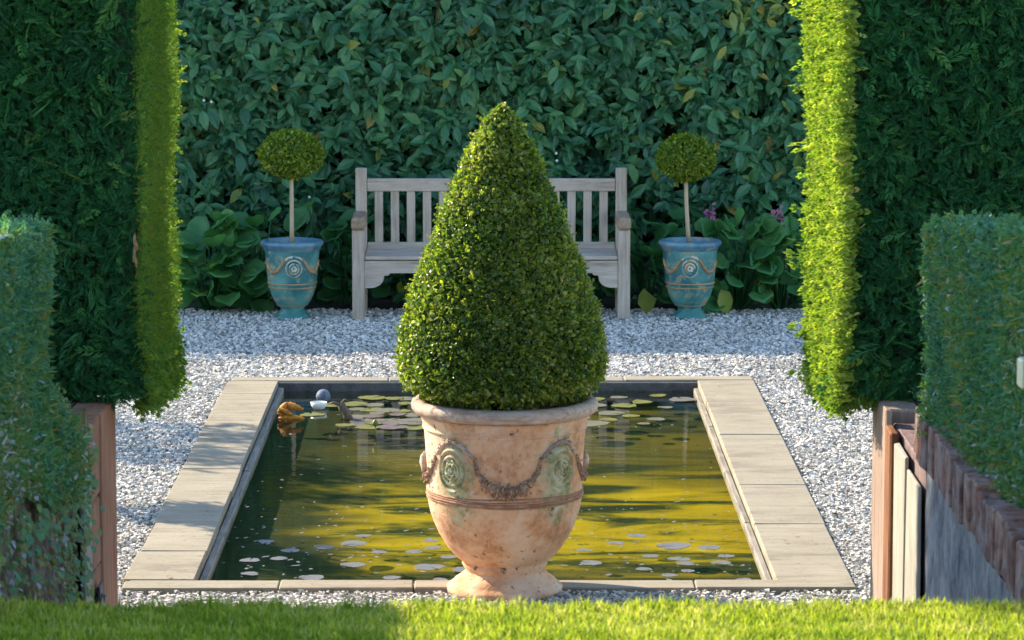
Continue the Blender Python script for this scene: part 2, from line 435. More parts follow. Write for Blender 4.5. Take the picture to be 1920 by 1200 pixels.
# ------------------------------------------------------------------ mesh helpers
def mesh_np(name, V, F, tint=None, smooth=False):
    V = np.ascontiguousarray(V, dtype=np.float32); F = np.ascontiguousarray(F, dtype=np.int32)
    k = F.shape[1]
    me = bpy.data.meshes.new(name)
    me.vertices.add(len(V)); me.vertices.foreach_set("co", V.ravel())
    me.loops.add(F.size); me.loops.foreach_set("vertex_index", F.ravel())
    me.polygons.add(len(F))
    me.polygons.foreach_set("loop_start", np.arange(0, F.size, k, dtype=np.int32))
    me.polygons.foreach_set("use_smooth", np.full(len(F), smooth, dtype=bool))
    if tint is not None:
        at = me.attributes.new("tint", 'FLOAT', 'FACE')
        at.data.foreach_set("value", np.ascontiguousarray(tint, dtype=np.float32))
    me.update(calc_edges=True)
    return me

def norm(a):
    return a / np.maximum(np.linalg.norm(a, axis=-1, keepdims=True), 1e-9)

def scatter(T, P, D, N, S, tint, W=None):
    """place template T (verts, tris; local +Y = direction, +Z = normal) at the points P"""
    tv, tf = T
    D = norm(D); X = norm(np.cross(D, N)); Z = np.cross(X, D)
    S = np.asarray(S)[:, None, None]
    W = np.ones(len(P))[:, None, None] if W is None else np.asarray(W)[:, None, None]
    V = P[:, None, :] + S * (W * tv[None, :, 0:1] * X[:, None, :] + tv[None, :, 1:2] * D[:, None, :] + tv[None, :, 2:3] * Z[:, None, :])
    n = len(tv)
    F = tf[None] + (np.arange(len(P)) * n)[:, None, None]
    return V.reshape(-1, 3), F.reshape(-1, tf.shape[1]), np.repeat(np.clip(tint, 0, 1), len(tf))

def join(parts):
    V, F, T, o = [], [], [], 0
    for v, f, t in parts:
        V.append(v); F.append(f + o); T.append(t); o += len(v)
    return np.concatenate(V), np.concatenate(F), np.concatenate(T)

def leaf_t(w=0.42, fold=0.10, droop=0.18):
    r = [(0.22, 0.62), (0.50, 1.0), (0.78, 0.66)]
    v = [(0, 0, 0)]
    for y, k in r:
        z = -droop * y * y
        v += [(-w / 2 * k, y, z + fold * k), (0, y, z), (w / 2 * k, y, z + fold * k)]
    v.append((0, 1, -droop * 1.25))
    f = [(0, 2, 1), (0, 3, 2)]
    for i in (1, 4):
        for a in (0, 1):
            f += [(i + a, i + a + 1, i + a + 4), (i + a, i + a + 4, i + a + 3)]
    f += [(7, 8, 10), (8, 9, 10)]
    return np.array(v, float), np.array(f)

def oval_t(w=0.6):
    v = [(0, 0, 0), (-w / 2, .35, .08), (-w * .4, .75, .06), (0, 1, -.05), (w * .4, .75, .06), (w / 2, .35, .08)]
    f = [(0, 5, 1), (1, 5, 4), (1, 4, 2), (2, 4, 3)]
    return np.array(v, float), np.array(f)

def spray_t(n=5, spread=0.62, w=0.10):
    v, f = [], []
    def dia(p, d, l, wd, z):
        i = len(v); px, py = p; dx, dy = d; q = (-dy, dx)
        v.extend([(px, py, z), (px + dx * l * .5 + q[0] * wd, py + dy * l * .5 + q[1] * wd, z + .02),
                  (px + dx * l, py + dy * l, z - .03), (px + dx * l * .5 - q[0] * wd, py + dy * l * .5 - q[1] * wd, z + .02)])
        f.extend([(i, i + 3, i + 2), (i, i + 2, i + 1)])
    for k in range(n):
        y = 0.08 + 0.72 * k / (n - 1); z = -0.16 * y * y
        l = 0.42 * (1 - 0.55 * k / (n - 1))
        for sgn in (-1, 1):
            a = spread + 0.12 * ((k * 37) % 5 - 2) / 2
            dia((0, y), (sgn * math.sin(a), math.cos(a)), l, w * .5, z)
    dia((0, 0.0), (0, 1), 1.0, 0.022, -0.05)
    dia((0, 0.72), (0, 1), 0.32, w * .5, -0.12)
    return np.array(v, float), np.array(f)

def wob(P, s=1.0, seed=0.0):
    x, y, z = P[:, 0] * s + seed, P[:, 1] * s + seed * 1.7, P[:, 2] * s - seed
    return (np.sin(2.1 * x + 1.3 * z + .5) + np.sin(3.7 * z - 1.9 * y) + np.sin(2.9 * y + 2.3 * x + 1.) + .6 * np.sin(6.1 * x + 5.3 * z - 4.2 * y)) / 3.6

def rect_pts(o, u, v, n, dens):
    """random points on the parallelogram o + a*u + b*v, with outward normal n"""
    o, u, v, n = (np.array(q, float) for q in (o, u, v, n))
    k = int(np.linalg.norm(np.cross(u, v)) * dens)
    a, b = rng.random(k), rng.random(k)
    return o + a[:, None] * u + b[:, None] * v, np.repeat(norm(n[None]), k, 0)

def box(name, x0, x1, y0, y1, z0, z1, mat, parent=None, bevel=0.004, jit=0.0, seg=1):
    """a bevelled box given by its bounds; its origin is its centre"""
    c = Vector(((x0 + x1) / 2, (y0 + y1) / 2, (z0 + z1) / 2))
    bm = bmesh.new()
    bmesh.ops.create_cube(bm, size=1.0)
    for v in bm.verts:
        v.co = Vector((v.co.x * (x1 - x0), v.co.y * (y1 - y0), v.co.z * (z1 - z0)))
        if jit:
            v.co += Vector([random.uniform(-jit, jit) for _ in range(3)])
    if bevel:
        bmesh.ops.bevel(bm, geom=bm.edges[:], offset=bevel, segments=seg, affect='EDGES', profile=0.6)
    me = bpy.data.meshes.new(name); bm.to_mesh(me); bm.free()
    return obj(name, me, mat, parent, c)

def tube_arrays(pts, rad, n=8, cap=True):
    pts = np.array(pts, float); rad = np.broadcast_to(np.array(rad, float), (len(pts),))
    tan = norm(np.gradient(pts, axis=0))
    ref = np.array([0, 0, 1.0]) if abs(tan[0][2]) < .9 else np.array([1.0, 0, 0])
    A = norm(np.cross(tan, ref)); B = np.cross(tan, A)
    an = np.linspace(0, 2 * math.pi, n, endpoint=False)
    V = (pts[:, None] + rad[:, None, None] * (np.cos(an)[None, :, None] * A[:, None] + np.sin(an)[None, :, None] * B[:, None])).reshape(-1, 3)
    F = []
    for i in range(len(pts) - 1):
        for j in range(n):
            a, b = i * n + j, i * n + (j + 1) % n
            F.append((a, b, b + n)); F.append((a, b + n, a + n))
    if cap:
        for i0, flip in ((0, 1), ((len(pts) - 1) * n, 0)):
            for j in range(1, n - 1):
                t = (i0, i0 + j, i0 + j + 1)
                F.append(t[::-1] if flip else t)
    return V, np.array(F)

def tube(name, pts, rad, mat, parent=None, n=8):
    V, F = tube_arrays(pts, rad, n)
    return obj(name, mesh_np(name, V, F, smooth=True), mat, parent)

def lathe(name, prof, mat, parent=None, n=80, wobble=0.0):
    prof = np.array(prof, float)
    an = np.linspace(0, 2 * math.pi, n, endpoint=False)
    r = prof[:, 0][:, None] * (1 + wobble * np.sin(3 * an + prof[:, 1][:, None] * 9)[...])
    V = np.stack([r * np.cos(an), r * np.sin(an), np.repeat(prof[:, 1][:, None], n, 1)], -1).reshape(-1, 3)
    F = []
    for i in range(len(prof) - 1):
        for j in range(n):
            a, b = i * n + j, i * n + (j + 1) % n
            F.append((a, b, b + n, a + n))
    me = mesh_np(name, V, F, smooth=True)
    o = obj(name, me, mat, parent)
    return o

def sheet(name, quads, z, mat, kind='structure'):
    bm = bmesh.new()
    for x0, x1, y0, y1 in quads:
        bm.faces.new([bm.verts.new((x, y, z)) for x, y in ((x0, y0), (x1, y0), (x1, y1), (x0, y1))])
    me = bpy.data.meshes.new(name); bm.to_mesh(me); bm.free()
    return tag(obj(name, me, mat), kind=kind)

# ------------------------------------------------------------------ ground, terraces
PX0, PX1, PY0, PY1 = -1.50, 1.445, 13.60, 19.28      # outer edge of the pond coping
IX0, IX1, IY0, IY1 = -1.217, 1.133, 13.80, 19.13     # inner edge
GX, GY0, GY1 = 7.0, 8.9, 22.45
def frame_quads(x0, x1, y0, y1):
    a, b, c, d = PX0 + .02, PX1 - .02, PY0 + .02, PY1 - .02
    return [(x0, x1, y0, c), (x0, x1, d, y1), (x0, a, c, d), (b, x1, c, d)]
sheet('ground', frame_quads(-400, 400, -100, 700), -0.03, M['earth'])
sheet('gravel_bed', frame_quads(-GX, GX, GY0, GY1), -0.004, M['gravel_bed'])
sheet('soil', [(-GX, GX, GY1 - .02, 24.5)], 0.004, M['soil'])

def solid(name, x0, x1, y0, y1, z0, z1, mat):
    return tag(box(name, x0, x1, y0, y1, z0, z1, mat, None, 0.0), kind='structure')
solid('lawn', -6, 6, -6, 8.72, -0.02, 1.0, M['turf'])
solid('raised_bed', -6, -1.50, 8.722, 12.42, -0.02, 0.985, M['soil'])
solid('raised_bed', 1.50, 6, 8.722, 12.42, -0.02, 0.985, M['soil'])

# gravel stones
def stone_templates(k=6):
    out = []
    t = (1 + 5 ** .5) / 2
    cube = np.array([(x, y, z) for x in (-1, 1) for y in (-1, 1) for z in (-1, 1)], float) * 0.62
    cf = np.array([(0, 1, 3), (0, 3, 2), (4, 6, 7), (4, 7, 5), (0, 4, 5), (0, 5, 1), (2, 3, 7), (2, 7, 6), (0, 2, 6), (0, 6, 4), (1, 5, 7), (1, 7, 3)])
    for _ in range(k):
        v = cube * rng.uniform(.65, 1.2, (8, 1)) + rng.normal(0, .13, (8, 3))
        v *= np.array([1.0, rng.uniform(.7, 1.0), rng.uniform(.5, .75)])
        out.append((v, cf))
    return out
STONES = stone_templates()
def stones(x0, x1, y0, y1, dens, smin=.0045, smax=.0155):
    k = int((x1 - x0) * (y1 - y0) * dens)
    P = np.stack([rng.uniform(x0, x1, k), rng.uniform(y0, y1, k), rng.uniform(0.0, .010, k)], 1)
    keep = ~((P[:, 0] > PX0 - .004) & (P[:, 0] < PX1 + .004) & (P[:, 1] > PY0 - .004) & (P[:, 1] < PY1 + .004))
    keep &= ~((P[:, 0] - .035) ** 2 + (P[:, 1] - 13.64) ** 2 < .205 ** 2)
    return P[keep], smin + (smax - smin) * rng.random(keep.sum()) ** 1.5
sets = [stones(-2.5, 2.3, 12.6, 13.62, 3300, .005, .016), stones(-2.3, -1.49, 13.62, 19.3, 3700), stones(1.44, 2.6, 13.62, 19.3, 3700),
        stones(-2.9, 2.9, 19.27, 22.42, 2300, .006, .017), stones(-4.0, -2.3, 12.6, 22.4, 350, .012, .024), stones(2.6, 4.0, 12.6, 22.4, 350, .012, .024)]
P = np.concatenate([a for a, b in sets]); S = np.concatenate([b for a, b in sets])
parts = []
pick = rng.integers(0, len(STONES), len(P))
for i, T in enumerate(STONES):
    m = pick == i
    k = m.sum()
    D = np.stack([rng.normal(0, 1, k), rng.normal(0, 1, k), rng.normal(0, .25, k)], 1)
    N = np.stack([rng.normal(0, .25, k), rng.normal(0, .25, k), np.ones(k)], 1)
    parts.append(scatter(T, P[m], D, N, S[m], rng.random(k) ** .8))
tag(obj('gravel', mesh_np('gravel', *join(parts)), M['stone']), kind='stuff')

# ------------------------------------------------------------------ pond
WZ, FZ = -0.035, -0.125
sheet('water', [(IX0 - .03, IX1 + .03, IY0 - .03, IY1 + .03)], WZ, M['water'])
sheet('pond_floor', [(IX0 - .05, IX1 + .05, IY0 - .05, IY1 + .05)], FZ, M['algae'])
cop = thing('pond_coping', 'pale weathered slab edging framing the rectangular pond', 'pond edging', (0, 16.4, 0))
def piece(name, x0, x1, y0, y1, z0, z1, mat, par, bevel=.004, jit=0.0):
    o = box(name, x0, x1, y0, y1, z0, z1, mat, par, bevel, jit)
    o.location = o.location - par.location
    return o
# long sides: slabs of uneven length with narrow joints
for side in (0, 1):
    ys = [PY0 + .155]
    while ys[-1] < PY1 - .15:
        ys.append(ys[-1] + (random.uniform(.42, .80) if side == 0 else random.uniform(.95, 1.5)))
    ys[-1] = PY1 - .10
    for a, b in zip(ys[:-1], ys[1:]):
        x0, x1 = (PX0, IX0) if side == 0 else (IX1, PX1)
        dz = random.uniform(-.003, .003)
        piece('coping_slab', x0 + random.uniform(-.006, .006), x1 + random.uniform(-.003, .003), a + .0016, b - .0016, -.03, .021 + dz, M['coping'], cop, .004, .0015)
# short sides
for y0, y1, xs in ((PY0, PY0 + .152, [PX0, -.87, -.33, .24, .80, PX1]), (PY1 - .097, PY1 + .05, [PX0 + .02, -.6, .15, .72, PX1])):
    for a, b in zip(xs[:-1], xs[1:]):
        piece('coping_slab', a + .0025, b - .0025, y0, y1, -.03, .021 + random.uniform(-.002, .002), M['coping'], cop, .005, .0015)
# front slabs reach the water through a thin lip
piece('pond_wall', IX0 - .04, IX1 + .04, PY0 + .155, IY0, -.16, -.004, M['slate'], cop, .002)
piece('pond_wall', IX0 - .04, IX1 + .04, IY1 + .056, IY1 + .14, -.16, -.031, M['slate'], cop, .002)
piece('pond_wall', IX0 - .06, IX0 - .012, IY0, IY1 + .05, -.16, -.031, M['slate'], cop, .002)
piece('pond_wall', IX1 + .012, IX1 + .06, IY0, IY1 + .05, -.16, -.031, M['slate'], cop, .002)
piece('back_lip', IX0 - .01, IX1 + .01, IY1 + .02, IY1 + .055, -.10, .012, M['slate'], cop, .003)
# grey timber ledge along the long inner edges
for x0, x1, mm in ((IX0 + .003, IX0 + .036, 'liner'), (IX1 - .030, IX1 - .003, 'liner')):
    yy = np.linspace(IY0 + .01, IY1 - .02, 5)
    for a, b in zip(yy[:-1], yy[1:]):
        piece('edge_timber', x0, x1, a + .003, b - .003, -.06, -.010 + random.uniform(-.004, .004), M[mm], cop, .004, .002)

# lily pads
def pad_mesh(name, seed):
    r = random.Random(seed)
    n = 18; notch = r.uniform(0, 6.28)
    v = [(0, 0, 0)]; 
    for i in range(n + 1):
        a = notch + .11 + (2 * math.pi - .22) * i / n
        q = 1 + .07 * math.sin(3 * a + seed) + .05 * math.sin(7 * a + seed * 2)
        v.append((q * math.cos(a), q * math.sin(a), .012 + .02 * math.sin(2 * a + seed) + .03 * (math.sin(5 * a + seed) > .75)))
    f = [(0, i, i + 1) for i in range(1, n + 1)]
    top = len(v)
    v2 = [(x, y, z - .05) for x, y, z in v]
    f2 = [(c + top, b + top, a + top) for a, b, c in f]
    rim = []
    for i in range(1, n + 1):
        rim += [(i, i + top, i + 1), (i + 1, i + top, i + 1 + top)]
    return mesh_np(name, np.array(v + v2), np.array(f + f2 + rim), smooth=False)
pad_meshes = {}
def pad(x, y, r, key, label, group, z=0.0, seed=0):
    k = (key, seed % 5)
    if k not in pad_meshes:
        pad_meshes[k] = pad_mesh('lily_pad', seed % 5 + 1); pad_meshes[k].materials.append(M[key])
    o = obj('lily_pad', pad_meshes[k])
    o.location = (x, y, WZ + .002 + z); o.scale = (r, r * random.uniform(.8, 1.1), r * .6)
    o.rotation_euler = (random.uniform(-.008, .008), random.uniform(-.008, .008), random.uniform(0, 6.28))
    tag(o, label, 'lily pad', group)
ORD = ['first', 'second', 'third', 'fourth', 'fifth', 'sixth', 'seventh', 'eighth', 'ninth', 'tenth', 'eleventh', 'twelfth']
def pad_drift(items, rows, where, group, seed0):
    """items: x, y, r, colour key, colour words; rows: list of (upper y limit, words)"""
    done = set()
    for lim, rw_ in rows:
        mem = sorted([i for i in range(len(items)) if i not in done and items[i][1] <= lim], key=lambda i: items[i][0])
        done.update(mem)
        by = {}
        for i in mem:
            by.setdefault(items[i][4], []).append(i)
        for words_, ids in by.items():
            for q, i in enumerate(ids):
                x, y, r, key, w_ = items[i]
                rank = 'only one' if len(ids) == 1 else ORD[q] + ' from left'
                pad(x, y, r, key, f'{w_} lily pad, {rank} in the {rw_} {where}', group, random.uniform(0, .004), seed=seed0 + i)
FL = [(-1.00, 14.83, .05), (-.88, 14.62, .058), (-.92, 14.45, .055), (-1.04, 14.42, .06), (-1.02, 14.13, .055), (-.74, 14.70, .065), (-.62, 14.78, .09), (-.58, 14.95, .05),
      (-.76, 14.05, .07), (-.60, 14.32, .075), (-.50, 14.58, .045), (-.35, 14.60, .055), (-.28, 14.83, .045), (-.27, 14.68, .05), (-.28, 14.27, .085), (-.12, 14.22, .09),
      (-.43, 14.05, .05), (-.23, 14.02, .045), (-.10, 13.98, .075), (-.56, 13.93, .05), (-.38, 13.92, .06), (-.43, 13.86, .05), (-.14, 13.89, .055), (-.20, 14.48, .05), (-.02, 14.33, .05)]
FR = [(.38, 14.62, .05), (.62, 14.95, .055), (.77, 14.72, .10), (.92, 14.68, .07), (.66, 14.50, .05), (.78, 14.44, .07), (.80, 14.33, .055), (.95, 14.36, .06), (.62, 14.22, .05), (.80, 14.18, .04),
      (.72, 14.10, .045), (.40, 14.35, .07), (.52, 14.78, .05), (1.02, 14.0, .045), (.98, 14.5, .05)]
NR = [(14.10, 'nearest row'), (14.50, 'second row'), (14.72, 'third row'), (99, 'back row')]
pad_drift([(x, y, r * .72, 'pad_pale', 'small pale' if r < .08 else 'broad pale') for x, y, r in FL], NR, 'left of the urn', 'pale lily pads left of the urn', 0)
pad_drift([(x, y, r * .72, 'pad_pale', 'small pale' if r < .08 else 'broad pale') for x, y, r in FR], NR, 'right of the urn', 'pale lily pads right of the urn', 3)
CW = {'pad': 'tan', 'pad_yellow': 'yellow green', 'pad_purple': 'purple brown', 'pad_pale': 'flat pale'}
raft = []
for yy, n in ((17.86, 8), (18.0, 10), (18.14, 10), (18.3, 9), (18.46, 8), (18.66, 6), (18.84, 5)):
    for q in range(n):
        raft.append((-.80 + .70 * (q + random.uniform(.1, .9)) / n + (.06 if yy < 17.9 else 0), yy + random.uniform(-.05, .05), random.uniform(.04, .078) * (1.15 if yy > 18.5 else 1),
                     random.choice(['pad', 'pad', 'pad_yellow', 'pad_purple'] if yy < 18.4 else ['pad', 'pad_yellow', 'pad_yellow'])))
raft += [(-.98, 18.32, .07, 'pad_yellow'), (-.90, 18.64, .07, 'pad_yellow')]
pad_drift([(x, y, r, k_, CW[k_]) for x, y, r, k_ in raft], [(17.93, 'front row'), (18.07, 'second row'), (18.22, 'third row'), (18.38, 'fourth row'), (18.56, 'fifth row'), (18.75, 'sixth row'), (99, 'last row')],
          'of far left raft', 'lily pads of the far left raft', 7)
FRR = [(.50, 18.0, .13, 'pad'), (.62, 18.35, .10, 'pad'), (.50, 18.45, .08, 'pad_yellow'), (.72, 18.25, .07, 'pad_yellow'), (.55, 18.85, .09, 'pad_yellow'), (.80, 18.75, .09, 'pad_yellow'),
       (.85, 18.15, .07, 'pad'), (.70, 18.6, .10, 'pad_yellow'), (1.03, 18.82, .11, 'pad_pale'), (.45, 18.2, .08, 'pad'), (.92, 18.55, .06, 'pad'), (.78, 18.0, .05, 'pad'), (.9, 18.98, .07, 'pad_yellow'),
       (.60, 18.15, .07, 'pad_yellow'), (.56, 18.62, .08, 'pad'), (.68, 18.92, .07, 'pad')]
pad_drift([(x, y, r * .7, k_, CW[k_]) for x, y, r, k_ in FRR], [(18.1, 'front row'), (18.4, 'second row'), (18.65, 'third row'), (99, 'last row')], 'at the far right', 'lily pads at the far right', 5)
# specks of petals and seed drifting on the water
k = 420
P = np.stack([rng.uniform(IX0 + .05, IX1 - .05, k), rng.uniform(IY0 + .05, IY1 - .3, k), np.full(k, WZ + .002)], 1)
P[:, 1] = np.where(rng.random(k) < .5, P[:, 1], IY0 + .1 + (P[:, 1] - IY0) * .35)
hexv = np.array([(math.cos(a), math.sin(a), .15 * (i % 2)) for i, a in enumerate(np.linspace(0, 2 * math.pi, 6, endpoint=False))])
hexf = np.array([(0, 1, 2), (0, 2, 3), (0, 3, 4), (0, 4, 5)])
tag(obj('floating_petals', mesh_np('floating_petals', *scatter((hexv, hexf), P, np.stack([np.ones(k), rng.normal(0, .6, k), np.zeros(k)], 1), np.repeat([[0, 0, 1.0]], k, 0), rng.uniform(.003, .011, k), rng.random(k), rng.uniform(.8, 2.2, k))), M['pad_pale']), kind='stuff')
# dry leaf litter on coping and gravel
k = 260
P = np.stack([rng.uniform(-2.3, 2.3, k), rng.uniform(13.65, 22.3, k), np.full(k, .030)], 1)
P = P[(P[:, 0] < -1.25) | (P[:, 0] > 1.17) | (P[:, 1] > 19.3)]
k = len(P)

# floating things at the far left of the pond
def blob_mesh(name, V, F, smooth=True):
    return mesh_np(name, V, F, smooth=smooth)
fl = thing('orange_float', 'bright orange curled plastic float in the far left pond corner', 'float', (-1.10, 18.20, WZ))
fl.scale = (.60, .60, .60)
for nm, pts, rad in (('arm', [(-.07, 0, .02), (-.05, .01, .10), (0, 0, .12), (.06, -.01, .105), (.13, -.02, .085)], [.018, .032, .034, .028, .012]),
                     ('arm', [(-.07, -.03, .09), (-.02, -.03, .065), (.03, -.04, .04)], [.012, .026, .014]),
                     ('body', [(-.09, -.02, .0), (-.02, -.03, .012), (.06, -.03, .012), (.14, -.03, .0)], [.014, .026, .026, .012]),
                     ('fin', [(-.06, -.02, .02), (-.085, -.02, .06), (-.075, -.02, .10)], [.01, .02, .008])):
    pts = np.array(pts); t = np.linspace(0, 1, len(pts)); tt = np.linspace(0, 1, 14)
    q = np.stack([np.interp(tt, t, pts[:, i]) for i in range(3)], 1); rr = np.interp(tt, t, rad)
    rr = rr * (1 + .18 * np.sin(tt * 40))
    tube(nm, q, rr, M['orange'], fl, 10)
sp = thing('float_bowl', 'open white bowl floating below the grey ball', 'bowl', (-.955, 18.50, WZ))
sp.scale = (.55, .55, .55)
lathe('shell', [(.02, .0), (.055, .01), (.075, .04), (.082, .075), (.076, .075), (.066, .045), (.045, .02), (.0, .016)], M['white_bowl'], sp, 28)
gb = thing('pond_ball', 'blue grey ball bobbing behind the white bowl in the pond', 'ball', (-.945, 18.80, WZ - .01))
gb.scale = (.55, .55, .6)
lathe('shell', [(.0, .0)] + [(.072 * math.sin(a), .06 - .066 * math.cos(a)) for a in np.linspace(.4, math.pi - .01, 14)] , M['ball_grey'], gb, 28)
tube('seam', [(.0728 * math.cos(a), .0728 * math.sin(a), .062) for a in np.linspace(0, 6.3, 30)], .003, M['ball_grey'], gb, 6)
stp = thing('driftwood_stub', 'short brown driftwood stub leaning on the lily pad raft', 'driftwood', (-.80, 18.16, WZ))
tube('stub', [(.02, 0, .0), (.012, 0, .03), (-.01, 0, .06), (-.022, .0, .085)], [.026, .022, .024, .02], M['bark'], stp, 9)
tube('twig', [(-.02, 0, .08), (-.06, -.01, .092), (-.085, 0, .085)], [.01, .008, .004], M['bark'], stp, 6)
tube('twig', [(-.02, 0, .08), (-.0, .01, .105), (.02, 0, .10)], [.01, .007, .003], M['bark'], stp, 6)
for i, (x, y, lab) in enumerate(((-.62, 17.62, 'yellow water lily bud standing in front of the pad raft'), (-.40, 18.42, 'yellow shoot rising from the middle of the pad raft'))):
    b = thing('lily_bud', lab, 'water lily', (x, y, WZ))
    tube('stalk', [(0, 0, 0), (.004, 0, .03), (0, 0, .055)], .004, M['pad_yellow'], b, 6)
    lathe('bud', [(.002, .05), (.014, .056), (.018, .068), (.010, .082), (.0, .09)], M['pad_yellow'], b, 12)

# ------------------------------------------------------------------ hedges
SPRAY = spray_t(6, .55, .075)
SPRAY_S = spray_t(3, .5, .16)
LEAF = leaf_t()
OVAL = oval_t()
tag(obj('leaf_litter', mesh_np('leaf_litter', *scatter(OVAL, P, rng.normal(0, 1, (k, 3)) * np.array([1, 1, .05]), np.repeat([[0, 0, 1.0]], k, 0), rng.uniform(.012, .03, k), rng.random(k))), M['dead_leaf']), kind='stuff')

def leaves_out(P, N, out=1.0, rnd=.8, up=0.1, grav=(0, 0, 0)):
    D = N * out + rng.normal(0, rnd, P.shape) + np.array([0, 0, up]) + np.array(grav)
    Nn = N * .6 + rng.normal(0, .7, P.shape) + np.array([0, 0, .5])
    return D, Nn

def tall_hedge(sgn, label):
    root = thing('cypress_hedge', label, 'hedge', (sgn * 1.9, 12.6, .985))
    xa = -1.250 if sgn < 0 else 1.215      # near corner
    xb = -1.183 if sgn < 0 else 1.140      # far corner
    y0, y1, z0, z1, xo = 12.25, 12.93, 0.985, 5.2, sgn * 3.9
    # dark twiggy core set well back from the clipped surface
    i = .10
    bm = bmesh.new()
    ring = [(xa + sgn * i, y0 + i), (xb + sgn * i, y1 - i), (xo, y1 - i), (xo, y0 + i)]
    lo = [bm.verts.new((x, y, z0 + .12)) for x, y in ring]; hi = [bm.verts.new((x, y, z1 - i)) for x, y in ring]
    bm.faces.new(lo); bm.faces.new(hi[::-1])
    for k in range(4):
        bm.faces.new([lo[k], lo[(k + 1) % 4], hi[(k + 1) % 4], hi[k]])
    bmesh.ops.recalc_face_normals(bm, faces=bm.faces)
    me = bpy.data.meshes.new('inner_growth'); bm.to_mesh(me); bm.free()
    o = obj('inner_growth', me, M['twigs'], root); o.location = -root.location
    zv = 2.75
    parts = []
    def lay(P, N, size, T=SPRAY, out=.5, rnd=.8, up=.15, depth=.10, tb=.0, grav=(0, 0, 0)):
        P = P + N * (wob(P, 2.2, sgn) * .025 - np.abs(rng.normal(0, depth * .45, len(P))))[:, None]
        D, Nn = leaves_out(P, N, out, rnd, up, grav)
        s = size * rng.uniform(.6, 1.35, len(P))
        t = .30 + .16 * wob(P, 1.6, 3) + rng.normal(0, .20, len(P)) + tb
        return scatter(T, P - norm(D) * s[:, None] * .35, D, Nn, s, t)
    dv = 1.0
    # front face in view, then its parts beyond the frame
    xf = xa + (.045 if sgn > 0 else 0.0)
    P, N = rect_pts((xf, y0, z0), (sgn * .95, 0, 0), (0, 0, zv - z0), (0, -1, 0), 9000); parts.append(lay(P, N, .050, depth=.13))
    P, N = rect_pts((xf + sgn * .05, y0, z0), (sgn * .95, 0, 0), (0, 0, zv - z0), (0, -1, 0), 500); parts.append(lay(P, N, .085, out=.8, depth=.02))
    P, N = rect_pts((xa + sgn * .95, y0, z0), (sgn * 1.7, 0, 0), (0, 0, z1 - z0), (0, -1, 0), 420); parts.append(lay(P, N, .15))
    P, N = rect_pts((xa, y0, zv), (sgn * .95, 0, 0), (0, 0, z1 - zv), (0, -1, 0), 420); parts.append(lay(P, N, .15))
    P, N = rect_pts((xb + sgn * .2, y1, z0), (sgn * 2.6, 0, 0), (0, 0, z1 - z0), (0, 1, 0), 380); parts.append(lay(P, N, .15))
    P, N = rect_pts((xa, y0, z1), (sgn * 2.7, 0, 0), (0, y1 - y0, 0), (0, 0, 1), 380); parts.append(lay(P, N, .15))
    P, N = rect_pts((xf + sgn * .03, y0, z0), (sgn * .95, 0, 0), (0, 0, zv - z0), (0, -1, 0), 70); parts.append(lay(P, N, .13, out=.7, depth=.0, tb=.25))
    P, N = rect_pts((xf + sgn * .05, y0, z0), (sgn * .95, 0, 0), (0, 0, zv - z0), (0, -1, 0), 900); keep = wob(P, 4.5, 2) > .45; parts.append(lay(P[keep], N[keep], .06, out=.7, depth=.03, tb=.45))
    # ragged underside drooping over the wall end
    P, N = rect_pts((xa, y0, z0 + .05), (sgn * .9, 0, 0), (0, y1 - y0, 0), (0, 0, -1), 2600); parts.append(lay(P, N, .085, out=.3, grav=(0, -.3, -.4), depth=.03, tb=.1))
    f = obj('foliage', mesh_np('foliage', *join(parts)), M['cypress'], root); f.location = -root.location; tag(f, kind='stuff')
    # the clipped inner face of the opening: finer sprays with sunlit or shaded tone painted in per side
    n_in = (-sgn * (y1 - y0), (xb - xa) * sgn * 1.0, 0)
    n_in = (-sgn, 0.0, 0)
    parts = []
    if sgn > 0:
        xa += .012; xb += .048
        P, N = rect_pts((xa, y0 - .02, z0), (xb - xa, y1 - y0, 0), (0, 0, zv - z0), n_in, 9000)
        parts.append(lay(P, N, .060, SPRAY_S, out=1.3, rnd=.30, up=-.05, depth=.05, tb=.22, grav=(0, .12, 0)))
        P, N = rect_pts((xa, y0 - .02, z0), (xb - xa, y1 - y0, 0), (0, 0, zv - z0), n_in, 900)
        parts.append(lay(P, N, .070, SPRAY, out=1.3, rnd=.35, up=-.1, depth=.012, tb=.1))
        P, N = rect_pts((xb, y1 - .06, z0), (0, .06, 0), (0, 0, zv - z0), n_in, 420)
        parts.append(lay(P, N, .125, SPRAY_S, out=1.6, rnd=.25, up=-.12, depth=.01, tb=.2))
    else:
        xb -= .010
        P, N = rect_pts((xa, y0 - .02, z0), (xb - xa, y1 - y0, 0), (0, 0, zv - z0), n_in, 15000)
        parts.append(lay(P, N, .030, SPRAY_S, out=.8, rnd=.6, up=.25, depth=.03, tb=.10))
        P, N = rect_pts((xb, y1 - .04, z0), (0, .05, 0), (0, 0, zv - z0), n_in, 260)
        parts.append(lay(P, N, .05, SPRAY_S, out=1.3, rnd=.4, up=.05, depth=.01, tb=.3))
    P, N = rect_pts((xa, y0, zv), (xb - xa, y1 - y0, 0), (0, 0, z1 - zv), n_in, 900); parts.append(lay(P, N, .10))
    if sgn > 0:
        P, N = rect_pts((xa + .02, y0, z0 - .03), (.17, 0, 0), (0, .5, .03), (-.3, -.3, -1), 5200)
        parts.append(lay(P, N, .05, SPRAY_S, out=.7, rnd=.5, up=-.2, depth=.02, tb=-.1))
    # lower inner edge, shaggier
    P, N = rect_pts((xa, y0, z0 - .05), (xb - xa, y1 - y0, 0), (0, 0, .22), n_in, 6000)
    parts.append(lay(P, N, .07, SPRAY_S, out=.8, rnd=.5, up=-.35, depth=.05))
